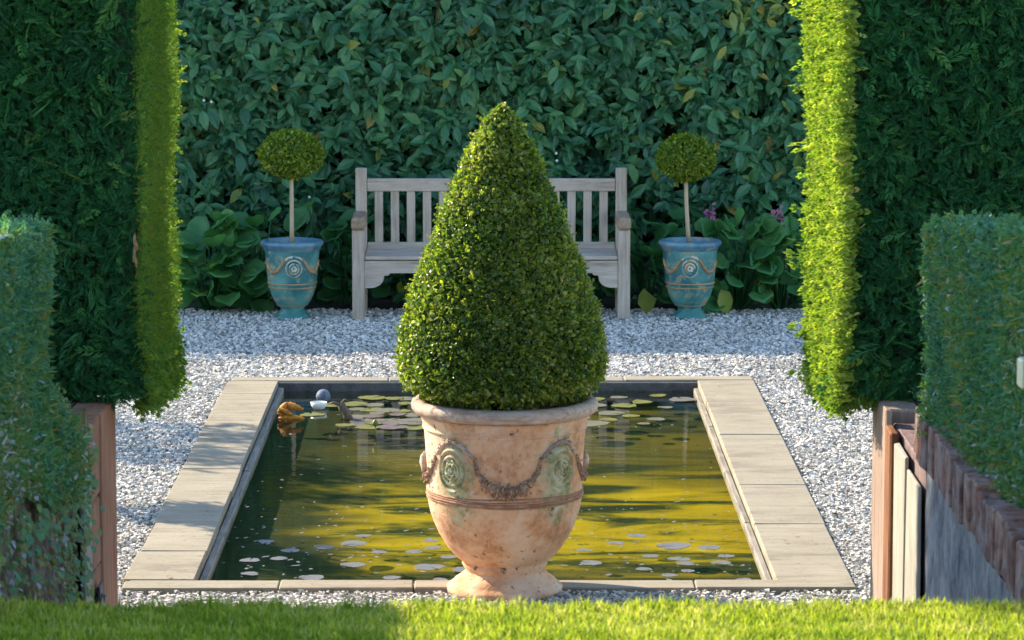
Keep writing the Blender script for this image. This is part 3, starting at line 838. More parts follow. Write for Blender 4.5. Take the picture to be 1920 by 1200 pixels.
    f = obj('clipped_face', mesh_np('clipped_face', *join(parts)), M['cypress_sun_tone' if sgn > 0 else 'cypress_shade_tone'], root); f.location = -root.location; tag(f, kind='stuff')
    for q in range(5):
        x = sgn * (1.47 + .42 * q + random.uniform(-.06, .06)); y = 12.36 + random.uniform(-.02, .25) * (q > 0)
        y = min(y, 12.4)
        o = tube('trunk', [(x, y, .97), (x + .01, y + .01, 1.2), (x - .01 * sgn, y + .05, 1.9)], [.024, .02, .016], M['bark'], root, 7); o.location = -root.location
    return root
LEAF_N = leaf_t(.13, .02, .15)
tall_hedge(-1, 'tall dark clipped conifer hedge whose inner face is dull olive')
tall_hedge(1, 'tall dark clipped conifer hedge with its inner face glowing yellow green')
dl = thing('dead_sprig', 'small brown dead sprig hanging on the left conifer hedge corner', 'twig', (-1.275, 12.2, 1.52))
for q in range(5):
    a = random.uniform(-.5, .5)
    V, F, _t = scatter(LEAF_N, np.array([[0, 0, .02 * q]]), np.array([[a, -.3, -1.0]]), np.array([[0, -1.0, 0.2]]), np.array([.05]), np.array([.5]), np.array([1.6]))
    obj('leaf', mesh_np('leaf', V, F), M['dead_leaf'], dl)

def near_hedge(sgn, label, y_end, xin, top_at, base_at, bulge):
    """xin, top_at, base_at: inner face, top and foot of the hedge along the wall"""
    root = thing('clipped_hedge', label, 'hedge', (sgn * 1.8, 10, .985))
    y0, y1 = 8.5, y_end
    bm = bmesh.new()
    ring = [(xin(y0) + sgn * .09, y0), (xin(y1) + sgn * .09, y1 - .08), (sgn * 2.5, y1 - .08), (sgn * 2.5, y0)]
    lo = [bm.verts.new((x, y, base_at(y) + .04)) for x, y in ring]; hi = [bm.verts.new((x, y, top_at(y) - .07)) for x, y in ring]
    bm.faces.new(lo); bm.faces.new(hi[::-1])
    for k in range(4):
        bm.faces.new([lo[k], lo[(k + 1) % 4], hi[(k + 1) % 4], hi[k]])
    bmesh.ops.recalc_face_normals(bm, faces=bm.faces)
    me = bpy.data.meshes.new('inner_growth'); bm.to_mesh(me); bm.free()
    o = obj('inner_growth', me, M['twigs'], root); o.location = -root.location
    parts = []
    def lay(P, N, size, T, out=.7, rnd=.7, up=.3, depth=.05, tb=0.):
        bb = np.array([bulge(y, z) for y, z in P[:, 1:3]])
        P = P + N * (wob(P, 3.1, 5 * sgn) * .025 + bb * np.abs(N[:, 0]) - np.abs(rng.normal(0, depth * .5, len(P))))[:, None]
        D, Nn = leaves_out(P, N, out, rnd, up)
        s = size * rng.uniform(.6, 1.4, len(P))
        old = np.clip((1.55 - P[:, 2]) / .40, 0, 1) * (.36 if sgn < 0 else .14)
        t = .34 + old + .30 * wob(P, 2.4, 2) + .12 * wob(P, 8, 5) + rng.normal(0, .21, len(P)) + tb
        return scatter(T, P - norm(D) * s[:, None] * .4, D, Nn, s, t)
    def face(n):
        P, N = rect_pts((0, 8.41, 0), (0, y1 - 8.41, 0), (0, 0, 1.0), (-sgn, 0, 0), n)
        P[:, 0] = [xin(y) for y in P[:, 1]]
        a = np.array([base_at(y) for y in P[:, 1]]); b = np.array([top_at(y) for y in P[:, 1]])
        P[:, 2] = a + P[:, 2] * (b - a)
        return P, N
    P, N = face(11000); parts.append(lay(P, N, .024, OVAL))
    P, N = face(2600); parts.append(lay(P, N, .042, SPRAY_S, depth=.02))
    P, N = face(700); parts.append(lay(P, N, .05, LEAF_N, out=1.0, depth=.0, tb=.1))
    xe = xin(y1)
    for (o_, u_, v_, n_, d_) in (((xe, y1, base_at(y1)), (sgn * 1.1, 0, 0), (0, 0, top_at(y1) - base_at(y1)), (0, 1, 0), 2600),
                                 ((xe, y1 - 1.6, 0), (0, 1.6, 0), (sgn * .5, 0, 0), (0, 0, 1), 7000), ((xe, 8.41, 0), (0, y1 - 10.01, 0), (sgn * 1.1, 0, 0), (0, 0, 1), 3500),
                                 ((xin(8.41), 8.41, .99), (sgn * 1.1, 0, 0), (0, 0, top_at(8.41) - .99), (0, -1, 0), 7000)):
        P, N = rect_pts(o_, u_, v_, n_, d_)
        if n_[2]:
            P[:, 2] = [top_at(y) for y in P[:, 1]]
            P[:, 0] += [xin(y) - xe for y in P[:, 1]]
        parts.append(lay(P, N, .026, OVAL, up=.5))
        parts.append(lay(P[::6], N[::6], .05, SPRAY_S, up=.6, depth=.01))
    # ragged lower fringe
    P, N = face(900)
    P[:, 2] = np.array([base_at(y) for y in P[:, 1]]) + rng.uniform(-.02, .06, len(P)) + .02 * wob(P, 6, 2)
    parts.append(lay(P, N, .05, SPRAY_S, out=.6, up=-.4, depth=.03, tb=.1))
    f = obj('foliage', mesh_np('foliage', *join(parts)), M['near_hedge'], root); f.location = -root.location; tag(f, kind='stuff')
    return root
near_hedge(-1, 'low mixed hedge bulging over the mossy retaining wall', 11.0, lambda y: -1.425, lambda y: 1.755 + max(0, 11.0 - y) * .07,
           lambda y: 1.08 - .14 * min(1, max(0, (y - 10.0) / .7)) + .02 * math.sin(y * 9), lambda y, z: .115 * min(1, max(0, (1.25 - z) / .17)) * min(1, max(.3, (y - 9.6) / .8)))
near_hedge(1, 'low blue green clipped hedge above the purple sleeper wall', 11.05, lambda y: 1.39 + (11.05 - y) * .04, lambda y: 1.745 + max(0, 11.05 - y) * .09,
           lambda y: 1.11 + max(0, 11.0 - y) * .025, lambda y, z: 0.0)
tgo = box('cream_tag', 1.412, 1.45, 9.22, 9.29, 1.49, 1.57, M['cream'], None, .006)
tag(tgo, 'small pale cream tag at the near end of the low right hedge', 'tag')

# back hedge of large glossy leaves
bh = thing('laurel_hedge', 'tall laurel hedge of large glossy leaves behind the bench', 'hedge', (0, 23.2, 0))
HB, HT = 22.92, 2.72
bm = bmesh.new()
nx, nz = 60, 14
grid = [[bm.verts.new((-6 + 12 * i / nx, HB + .30 + random.uniform(-.05, .05), -.02 + (HT - .15) * j / nz)) for j in range(nz + 1)] for i in range(nx + 1)]
back = [[bm.verts.new((-6 + 12 * i / nx, HB + .42 + random.uniform(-.03, .03), -.02 + (HT - .15) * j / nz)) for j in range(nz + 1)] for i in range(nx + 1)]
for i in range(nx):
    for j in range(nz):
        bm.faces.new((grid[i][j], grid[i + 1][j], grid[i + 1][j + 1], grid[i][j + 1]))
        bm.faces.new((back[i][j], back[i][j + 1], back[i + 1][j + 1], back[i + 1][j]))
    bm.faces.new((grid[i][nz], grid[i + 1][nz], back[i + 1][nz], back[i][nz]))
me = bpy.data.meshes.new('inner_growth'); bm.to_mesh(me); bm.free()
o = obj('inner_growth', me, M['twigs'], bh); o.location = -bh.location
def laurel(x0, x1, z0, z1, dens, size, depth=.24):
    per = 6
    C, N = rect_pts((x0, HB, z0), (x1 - x0, 0, 0), (0, 0, z1 - z0), (0, -1, 0), dens / per)
    C[:, 1] += np.abs(rng.normal(0, depth * .55, len(C))) - .09 * wob(C, 1.6, 2) - .05 * wob(C, 4.5, 6)
    low = C[:, 2] < .62
    C[low, 1] += .10
    hole = wob(C, 1.9, 4) + .6 * wob(C, 4.3, 1)
    C = C[hole > -.92 + .25 * (C[:, 2] < .9)]
    m = len(C)
    # each shoot carries a whorl of drooping leaves around its tip
    tilt = rng.normal(0, .35, (m, 3)); big = .7 + .6 * rng.random(m); hue = .40 + .20 * wob(C, 1.3, 8) + rng.normal(0, .13, m)
    ang = (np.arange(per)[None] + rng.uniform(-.35, .35, (m, per))) * (2 * math.pi / per) + rng.uniform(0, 6.3, (m, 1))
    D = np.stack([np.cos(ang), np.full_like(ang, -.42), np.sin(ang) * .95 - .50], -1) + tilt[:, None] + rng.normal(0, .16, (m, per, 3))
    Nn = np.stack([np.cos(ang) * -.25, np.full_like(ang, -.85), .55 + 0 * ang], -1) + rng.normal(0, .28, (m, per, 3))
    P = (C[:, None] + .012 * rng.normal(0, 1, (m, per, 3)) + np.stack([0 * ang, -.02 * rng.random((m, per)) * per, 0 * ang], -1)).reshape(-1, 3)
    D = D.reshape(-1, 3); Nn = Nn.reshape(-1, 3)
    s = size * (big[:, None] * rng.uniform(.6, 1.15, (m, per))).ravel()
    t = np.repeat(hue, per) + rng.normal(0, .10, len(P))
    yel = rng.random(len(P)) < .014
    t[yel] = rng.uniform(.92, 1.0, yel.sum())
    topr = (P[:, 2] > 1.84) & (P[:, 0] > 1.45) & (P[:, 0] < 1.95) & (rng.random(len(P)) < .45)  # fleck of sunlight painted as yellow tint on the upper right leaves
    t[topr] = rng.uniform(.9, .98, topr.sum())
    return P - norm(D) * s[:, None] * .08, D, Nn, s, t
LV = [laurel(-2.6, 2.5, -.02, 2.2, 2300, .112), laurel(-6, -2.6, 0, HT, 260, .17), laurel(2.5, 6, 0, HT, 260, .17), laurel(-2.6, 2.5, 2.2, HT, 420, .15)]
P = np.concatenate([q[0] for q in LV]); D = np.concatenate([q[1] for q in LV]); N = np.concatenate([q[2] for q in LV]); S = np.concatenate([q[3] for q in LV]); T_ = np.concatenate([q[4] for q in LV])
W = rng.uniform(.85, 1.25, len(P))
inview = (np.abs(P[:, 0]) < 1.95) & (P[:, 2] > .3) & (P[:, 2] < 1.95)
score = S - (P[:, 1] - HB) * .35 - 10 * (~inview)
order = np.argsort(-score)
top300 = order[:300]; rest = order[300:]
f = obj('foliage', mesh_np('foliage', *scatter(LEAF, P[rest], D[rest], N[rest], S[rest], T_[rest], W[rest])), M['laurel'], bh); f.location = -bh.location; tag(f, kind='stuff')
for i in top300:
    V, F, t = scatter(LEAF, np.zeros((1, 3)), D[i:i + 1], N[i:i + 1], S[i:i + 1], T_[i:i + 1], W[i:i + 1])
    o = obj('leaf', mesh_np('leaf', V, F, t), M['laurel'], bh)
    o.location = Vector(P[i] - np.array([0, .03, 0])) - bh.location
# back and top leaves
P, N = rect_pts((-6, HB + .45, 0), (12, 0, 0), (0, 0, HT), (0, 1, 0), 200)
P2, N2 = rect_pts((-6, HB, HT - .1), (12, 0, 0), (0, .45, 0), (0, 0, 1), 700)
P = np.concatenate([P, P2]); N = np.concatenate([N, N2])
D, Nn = leaves_out(P, N, .6, .6, .2)
f = obj('foliage', mesh_np('foliage', *scatter(LEAF, P, D, Nn, .16 * rng.uniform(.7, 1.2, len(P)), rng.normal(.4, .15, len(P)))), M['laurel'], bh); f.location = -bh.location; tag(f, kind='stuff')
for x, z0, z1, lean in ((-.40, 1.78, 2.02, .03), (.38, 1.80, 2.03, .07), (-.95, 1.80, 1.98, .12)):
    o = tube('red_stem', [(x, HB - .02, z0), (x + lean * .5, HB - .05, (z0 + z1) / 2), (x + lean, HB - .02, z1)], [.007, .006, .005], M['red_twig'], bh, 6); o.location = -bh.location

for x, z in ((-1.92, 1.34), (-1.87, 1.33), (.40, .99), (.405, .94), (-1.23, .70)):
    o = lathe('blossom', [(.001, -.010), (.008, -.005), (.010, .002), (.006, .008), (.001, .010)], M['white_bowl'], bh, 8)
    o.location = Vector((x, HB - .10, z)) - bh.location
# ------------------------------------------------------------------ broad-leaved plants
def round_leaf_mesh(seed):
    r = random.Random(seed)
    rings = [(.30, .015), (.62, .05), (.86, .11), (1.0, .10 + r.uniform(-.04, .06))]
    n = 12
    v = [(0, .42, 0)]
    for q, (k, z) in enumerate(rings):
        for i in range(n):
            a = 2 * math.pi * i / n - math.pi / 2
            wv = 1 + (.06 * math.sin(5 * a + seed) if q > 1 else 0)
            y = .5 + .5 * k * math.sin(a) * wv * (1.0) ; x = .43 * k * math.cos(a) * wv
            dip = .10 * (k ** 2) * abs(math.sin(a + .6 * seed))
            v.append((x, y, z - dip * .7 - .28 * max(0, y - .55) ** 1.6 + .16 * abs(x) + .022 * k * math.cos(6 * a)))
    f = [(0, 1 + i, 1 + (i + 1) % n) for i in range(n)]
    for q in range(3):
        for i in range(n):
            a, b = 1 + q * n + i, 1 + q * n + (i + 1) % n
            f += [(a, a + n, b + n), (a, b + n, b)]
    return np.array(v, float), np.array(f)
RL = [round_leaf_mesh(k) for k in range(5)]
def broad_plant(x, y, label, n, spread, height, size, tb=.4, flower=None):
    root = thing('broad_leaved_plant', label, 'plant', (x, y, 0), 'broad leaved plants at the foot of the back hedge')
    for i in range(n):
        a = random.uniform(-math.pi, 0.15) if i % 4 else random.uniform(-math.pi, math.pi)
        k = (i + .6) / n
        h = height * (.08 + .92 * k) * random.uniform(.85, 1.06)
        rr = spread * math.sqrt(random.random()) * (1.0 - .35 * k)
        p = np.array([rr * math.cos(a) * 1.25, rr * math.sin(a) * .55, h])
        d = np.array([math.cos(a) * .8 + random.gauss(0, .3), math.sin(a) * .7 - .25, random.uniform(-.35, .55) + .3 * k])
        nn = np.array([random.gauss(0, .3), -.75 + random.gauss(0, .15), .7 + random.gauss(0, .25)])
        s = size * random.uniform(.72, 1.18)
        t = min(1, max(0, random.gauss(tb, .18)))
        V, F, tt = scatter(RL[i % 5], np.zeros((1, 3)), d[None], nn[None], np.array([s]), np.array([t]))
        o = obj('leaf', mesh_np('leaf', V, F, tt, smooth=True), M['bergenia'], root); o.location = p
        if i % 2 == 0:
            st = tube('leaf_stalk', [(p[0] * .2, p[1] * .2 + .02, 0), (p[0] * .6, p[1] * .6 + .02, h * .6), tuple(p)], [.009, .008, .006], M['bergenia'], o, 5); st.location = -o.location
    if flower:
        fx, fy, fz = flower
        fs = tube('flower_stalk', [(fx * .4, .0, 0), (fx * .8, fy * .6, fz * .6), (fx, fy, fz + .08)], .006, M['bergenia'], root, 5)
        fk = 60
        PP = np.stack([rng.normal(fx, .015, fk), rng.normal(fy, .014, fk), rng.uniform(fz - .07, fz + .08, fk)], 1)
        DD = rng.normal(0, 1, (fk, 3)); NN = rng.normal(0, 1, (fk, 3))
        o = obj('flower_spike', mesh_np('flower_spike', *scatter(OVAL, PP, DD, NN, rng.uniform(.025, .04, fk), rng.random(fk))), M['pink_petal'], root)
        fs.parent = o
    return root
broad_plant(-1.84, 22.34, 'broad leaved plant beside the tall left hedge', 46, .26, .58, .185, .55)
broad_plant(-1.55, 22.40, 'tall broad leaved plant behind and left of the left blue urn', 40, .22, .60, .18, .55)
broad_plant(-1.15, 22.66, 'leafy plant directly behind the left blue urn stem', 16, .22, .66, .15, .3)
broad_plant(-.98, 22.6, 'dark leafy plant between the left blue urn and the bench', 20, .20, .62, .14, .25)
broad_plant(-.55, 22.6, 'low broad leaved plant seen under the left part of the bench', 14, .24, .30, .17, .35)
broad_plant(.10, 22.6, 'low leafy plant behind the bench, hidden by the cone topiary', 10, .24, .28, .17, .35)
broad_plant(.65, 22.6, 'low broad leaved plant seen under the right part of the bench', 14, .24, .32, .17, .25)
broad_plant(1.00, 22.55, 'broad leaved plant between the bench and the right blue urn', 22, .16, .58, .17, .35)
broad_plant(1.25, 22.62, 'leafy plant directly behind the right blue urn', 14, .2, .60, .15, .3, (.16, -.14, .60))
broad_plant(1.57, 22.36, 'broad leaved plant right of the right blue urn, with lighter leaves', 46, .24, .60, .18, .62)
broad_plant(1.86, 22.42, 'broad leaved plant with a pink flower spike beside the glowing hedge', 36, .24, .57, .17, .55, (-.03, -.14, .60))
for x, lab in ((.955, 'yellow fallen leaf standing by the right bench leg'), (1.46, 'yellow leaf drooping to the gravel right of the right blue urn')):
    V, F, tt = scatter(LEAF, np.zeros((1, 3)), np.array([[.25, -.25, -1.0]]), np.array([[.2, -1.0, .5]]), np.array([.17]), np.array([.96]), np.array([1.7]))
    V = V + .006 * np.sin(V * 90 + x * 7)
    o = obj('yellow_leaf', mesh_np('yellow_leaf', V, F, tt, smooth=True), M['bergenia']); o.location = (x, 22.22, .165)
    tag(o, lab, 'leaf')

# ------------------------------------------------------------------ bench
bn = thing('garden_bench', 'weathered grey teak bench with slatted back against the hedge', 'bench', (-.028, 22.15, 0))
BW = .885
def bpart(name, x0, x1, y0, y1, z0, z1, mat='teak', par=None, bevel=.005):
    o = box(name, x0, x1, y0, y1, z0, z1, M[mat], bn, bevel)
    return o
for s in (-1, 1):
    xa, xb = (-BW, -BW + .078) if s < 0 else (BW - .078, BW)
    bpart('leg', xa, xb, -.23, -.155, 0, .575, 'teak_z')
    bpart('leg', xa + .006 * (s < 0), xb - .006 * (s > 0), .22, .285, 0, .93, 'teak_z')
    arm = bpart('armrest', xa - .004, xb + .004, -.255, .219, .578, .655, 'teak_arm', bevel=.014)
    bpart('side_rail', xa + .016, xb - .016, -.153, .218, .30, .372)
    bpart('stretcher', xa + .02, xb - .02, -.153, .218, .10, .15)
bpart('top_rail', -BW + .080, BW - .080, .228, .272, .780, .862)
bpart('lower_rail', -BW + .080, BW - .080, .228, .272, .400, .448)
for i in range(15):
    x = -.729 + i * 1.458 / 14
    bpart('back_slat', x - .027, x + .027, .238, .262, .446, .782, 'teak_z', bevel=.003)
for i in range(6):
    y = -.222 + i * .078
    bpart('seat_slat', -BW + .080 if i else -BW + .081, BW - .080, y, y + .068, .383 + .002 * (i % 2), .408)
# apron with curved brackets
bm = bmesh.new()
xl = BW - .079
low = [(-xl, .205), (-xl + .035, .205)]
for k in range(1, 7):
    a = math.pi / 2 * k / 7
    low.append((-xl + .035 + .085 * math.sin(a) , .205 + .06 * (1 - math.cos(a)) ))
low += [(-xl + .125, .285), (-xl + .15, .285), (-xl + .165, .30)]
outline = low + [(-x, z) for x, z in low[::-1]] + [(xl, .378), (-xl, .378)]
fv = [bm.verts.new((x, -.222, z)) for x, z in outline]; bk = [bm.verts.new((x, -.190, z)) for x, z in outline]
bm.faces.new(fv); bm.faces.new(bk[::-1])
for k in range(len(fv)):
    k2 = (k + 1) % len(fv); bm.faces.new((fv[k], bk[k], bk[k2], fv[k2]))
bmesh.ops.recalc_face_normals(bm, faces=bm.faces)
me = bpy.data.meshes.new('apron'); bm.to_mesh(me); bm.free()
obj('apron', me, M['teak'], bn)

# ------------------------------------------------------------------ urns
def prof_r(prof, z):
    pz = [p[1] for p in prof]; pr = [p[0] for p in prof]
    return np.interp(z, pz, pr)
def cyl(prof, a, z, off):
    r = prof_r(prof, z) + off
    return np.stack([r * np.sin(a), -r * np.cos(a), z], -1)     # angle 0 faces the viewer's side (-y)

def medallion(name, prof, a0, z0, hw, hh, hgt, mat, parent, style=0, rosette=False):
    nr, na = 22, 64
    rho = np.linspace(0, 1, nr)
    R0 = float(prof_r(prof, z0))
    an = np.linspace(0, 2 * math.pi, na, endpoint=False)
    RR, AA = np.meshgrid(rho, an, indexing='ij')
    sup = 1.0
    a = a0 + RR * hw * np.cos(AA) * sup / R0; z = z0 + RR * hh * np.sin(AA) * sup
    h = hgt * (.55 + .45 * np.cos(np.clip((RR - .80) / .14, -1, 1) * math.pi) * (RR > .66))
    h += hgt * .55 * np.exp(-((RR - .55) / .07) ** 2)
    swirl = np.sin(5 * AA + 9 * RR + style) * .5 + .5
    h += hgt * .75 * swirl * np.exp(-((RR - .27) / .16) ** 2) + hgt * .7 * np.exp(-(RR / .09) ** 2)
    h = np.where(RR > .985, -.004, h)
    V = cyl(prof, a, z, h).reshape(-1, 3)
    F = []
    for i in range(nr - 1):
        for j in range(na):
            p, q = i * na + j, i * na + (j + 1) % na
            F.append((p, q, q + na, p + na))
    o = obj(name, mesh_np(name, V, F, smooth=True), mat, parent)
    if rosette:
        # a spiral bud standing on the disc
        t = np.linspace(0, 1, 60)
        aa = a0 + (.06 + .36 * t) * hw * np.cos(t * 14 + style) / R0; zz_ = z0 + (.06 + .36 * t) * hh * np.sin(t * 14 + style)
        tube('rosette', cyl(prof, aa, zz_, hgt * .9), hgt * .30, mat, o, 6)
    return o

def swag(name, prof, pts, rad, mat, parent, lump=.5, n=90):
    pts = np.array(pts, float); t = np.linspace(0, 1, len(pts)); tt = np.linspace(0, 1, n)
    # smooth by cosine-weighted resampling
    a = np.interp(tt, t, pts[:, 0]); z = np.interp(tt, t, pts[:, 1]); r = np.interp(tt, t, pts[:, 2])
    k = np.ones(9) / 9
    a = np.convolve(np.pad(a, 4, 'edge'), k, 'valid'); z = np.convolve(np.pad(z, 4, 'edge'), k, 'valid')
    C = cyl(prof, a, z, .001)
    rr = rad * r * (1 + lump * (rng.random(n) - .35))
    V, F = tube_arrays(C, rr, 9)
    V = V + rng.normal(0, rad * .10 * lump * 2, V.shape)
    parts = [(V, F, np.zeros(len(F)))]
    # berries and leaves crusted along the swag
    m = int(n * 1.6)
    ii = rng.integers(0, n, m)
    st = STONES[0]
    Pp = C[ii] + rng.normal(0, 1, (m, 3)) * (rad * r[ii])[:, None] * np.array([.9, .25, .9])
    parts.append(scatter(STONES[1], Pp, rng.normal(0, 1, (m, 3)), rng.normal(0, 1, (m, 3)), rad * .55 * r[ii] * rng.uniform(.6, 1.2, m), np.zeros(m)))
    V, F, _ = join(parts)
    return obj(name, mesh_np(name, V, F), mat, parent)

UX, UY = .036, 13.64
urn = thing('terracotta_urn', 'large old terracotta urn with garlands and medallions before the pond', 'urn', (UX, UY, 0))
BODY = [(.150, .060), (.154, .085), (.166, .105), (.172, .118), (.169, .124), (.180, .135), (.196, .147), (.230, .186), (.264, .243), (.285, .290), (.298, .330), (.307, .375), (.310, .41), (.3105, .47), (.314, .55), (.318, .62), (.322, .668)]
lathe('body', BODY, M['terracotta'], urn, 112)
lathe('foot', [(.0, .001), (.226, .001), (.233, .006), (.233, .022), (.226, .030), (.214, .038), (.204, .046), (.203, .050), (.180, .066), (.166, .078), (.156, .088), (.150, .094)], M['terracotta'], urn, 96)
lathe('neck_moulding', [(.320, .664), (.328, .668), (.329, .676), (.325, .681), (.328, .692), (.335, .710), (.340, .722), (.336, .727), (.318, .728)], M['terracotta'], urn, 112)
lathe('lip', [(.334, .7275), (.352, .729), (.364, .735), (.372, .747), (.374, .760), (.369, .774), (.356, .783), (.335, .785), (.318, .777), (.312, .755), (.308, .70), (.0, .70)], M['rim_clay'], urn, 112)
for z, r in ((.392, .0045), (.402, .006), (.413, .004), (.424, .0035)):
    a = np.linspace(0, 2 * math.pi, 97)
    C = cyl(BODY, a, z + .0025 * np.sin(a * 3 + z * 90), .0005)
    tube('band', C, r, M['band_clay'], urn, 8)
MA = (-.70, .77)
for i, a0 in enumerate(MA):
    medallion('medallion', BODY, a0, .530, .084, .104, .015, M['terracotta'], urn, i * 2.0, True)
medallion('medallion', BODY, 2.5, .535, .070, .088, .016, M['terracotta'], urn, 1)
medallion('medallion', BODY, -2.5, .535, .070, .088, .016, M['terracotta'], urn, 2)
CZ = .035
swag('garland', BODY, [(-.40, .595, .35), (-.36, .545, .6), (-.28, .500, .95), (-.16, .470, 1.25), (-.05, .458, 1.45), (.10, .458, 1.45), (.22, .470, 1.25), (.35, .500, .95), (.43, .545, .6), (.47, .595, .4)], .012, M['garland'], urn, .9, 120)
for a0, s in ((MA[0], -1), (MA[1], 1)):
    swag('ribbon', BODY, [(a0 - .30, .585, .8), (a0 - .15, .632, .9), (a0, .648, 1.0), (a0 + .15, .632, .9), (a0 + .30, .585, .8)], .0095, M['rim_clay'], urn, .15, 60)
    swag('side_garland', BODY, [(a0 + s * .32, .58, .5), (a0 + s * .45, .52, .9), (a0 + s * .62, .475, 1.2), (a0 + s * .85, .47, 1.2), (a0 + s * 1.1, .53, .7)], .012, M['garland'], urn, .7, 60)
# little lion-like masks on both flanks
for a0 in (-1.52, 1.60):
    C = cyl(BODY, np.array([a0]), np.array([.53]), .006)[0]
    V, F = tube_arrays([C + np.array([0, 0, z]) for z in (-.048, -.03, -.005, .02, .04)], [.006, .013, .018, .015, .007], 10)
    V += rng.normal(0, .0025, V.shape)
    obj('mask', mesh_np('mask', V, F, smooth=True), M['rim_clay'], urn)

# the cone topiary standing in it
CONE = [(.0, 1.968), (.026, 1.955), (.086, 1.879), (.160, 1.732), (.224, 1.584), (.288, 1.415), (.343, 1.266), (.386, 1.138), (.413, 1.02), (.420, .93), (.408, .87), (.375, .825), (.31, .79)]
top = thing('cone_topiary', 'big clipped box cone growing from the terracotta urn', 'topiary', (UX - .012, UY, .72))
cz = np.array([c[1] for c in CONE][::-1]); cr = np.array([c[0] for c in CONE][::-1])
zz = np.linspace(.79, 1.955, 40)
lathe('inner_growth', [(0.0, .0)] + [(.05, .0), (.05, .10)] + [(max(.004, np.interp(z, cz, cr) - .045), z - .72) for z in np.linspace(.83, 1.92, 26)] + [(0, 1.21)], M['twigs'], top, 40, .02)
def cone_leaves(n, size, depth, T, out=.55, rnd=.6, tb=0.):
    zs = rng.uniform(.785, 1.962, n * 3)
    w = np.interp(zs, cz, cr) + .02
    zs = zs[rng.random(len(zs)) < w / w.max()][:n]
    a = rng.uniform(0, 2 * math.pi, len(zs))
    r = np.interp(zs, cz, cr) - .010
    sl = np.interp(zs + .02, cz, cr) - np.interp(zs - .02, cz, cr)
    N = norm(np.stack([np.cos(a), np.sin(a), -sl / .04 * .9], 1))
    P = np.stack([r * np.cos(a), r * np.sin(a), zs - .72], 1)
    P = P + N * (.007 * wob(P, 7, 1) + .009 * wob(P, 21, 4) - .006 - .012 * np.clip((P[:, 2] - 1.05) / .2, 0, 1) - np.abs(rng.normal(0, depth, len(P))))[:, None]
    D = N * out + rng.normal(0, rnd, P.shape) + np.array([0, 0, .25])
    Nn = N * .7 + rng.normal(0, .6, P.shape) + np.array([0, 0, .4])
    t = .48 + .18 * wob(P, 4, 3) + .10 * wob(P, 11, 8) + rng.normal(0, .23, len(P)) + tb
    return scatter(T, P, D, Nn, size * rng.uniform(.55, 1.45, len(P)), t)
f = obj('foliage', mesh_np('foliage', *join([cone_leaves(52000, .0165, .016, OVAL, .45, .8, -.06), cone_leaves(22000, .020, .004, OVAL, .6, .8, .08), cone_leaves(1800, .032, .001, SPRAY_S, 1.0, .45, .12)])), M['box'], top); tag(f, kind='stuff')

# small blue urns and ball topiaries
BB = [(.074, .058), (.078, .072), (.100, .090), (.120, .120), (.138, .160), (.150, .205), (.156, .24), (.162, .30), (.168, .36), (.173, .42), (.176, .445)]
def blue_urn(loc, label, rz):
    u = thing('blue_urn', label, 'urn', loc, 'small blue urns beside the bench', rz)
    lathe('body', BB, M['blue_glaze'], u, 64)
    lathe('foot', [(.0, .001), (.112, .001), (.116, .008), (.112, .020), (.096, .030), (.094, .038), (.080, .050), (.076, .060), (.074, .066)], M['teal_glaze'], u, 56)
    lathe('rim', [(.176, .443), (.181, .448), (.184, .458), (.196, .470), (.202, .482), (.200, .494), (.190, .502), (.172, .503), (.160, .494), (.156, .47), (.0, .465)], M['blue_rim'], u, 64)
    for z, r in ((.205, .005), (.232, .006), (.088, .003)):
        a = np.linspace(0, 2 * math.pi, 65)
        tube('band', cyl(BB, a, z + 0 * a, .0), r, M['brown_band'], u, 7)
    md = medallion('medallion', BB, 0.0, .335, .052, .060, .012, M['blue_glaze'], u, rz * 9)
    for q, (k1, k2, rr_) in enumerate(((.92, 6.9, .0045), (.55, 5.2 + rz * 6, .0055), (.22, 6.6, .010))):
        t = np.linspace(.5 + rz * 8, .5 + rz * 8 + k2, 48)
        tube('ring', cyl(BB, k1 * .052 * np.cos(t) / .165, .335 + k1 * .060 * np.sin(t), .010), rr_ * (.75 + .25 * np.sin(t + q)), M['cream_relief'], md, 7)
    medallion('medallion', BB, math.pi, .335, .052, .060, .014, M['cream_relief'], u, 1)
    for s in (-1, 1):
        swag('garland', BB, [(s * .30, .40, .7), (s * .42, .375, .9), (s * .62, .325, 1.1), (s * .85, .305, 1.2), (s * 1.1, .325, 1.1), (s * 1.35, .385, .8)], .0095, M['brown_band'], u, .4, 50)
        swag('ribbon', BB, [(s * .0, .412, .9), (s * .2, .408, .9), (s * .32, .39, .8)], .007, M['cream_relief'], u, .2, 24)
    return u
blue_urn((-1.300, 22.02, 0), 'blue glazed urn left of the bench', .12)
blue_urn((1.243, 22.02, 0), 'blue glazed urn right of the bench', -.05)
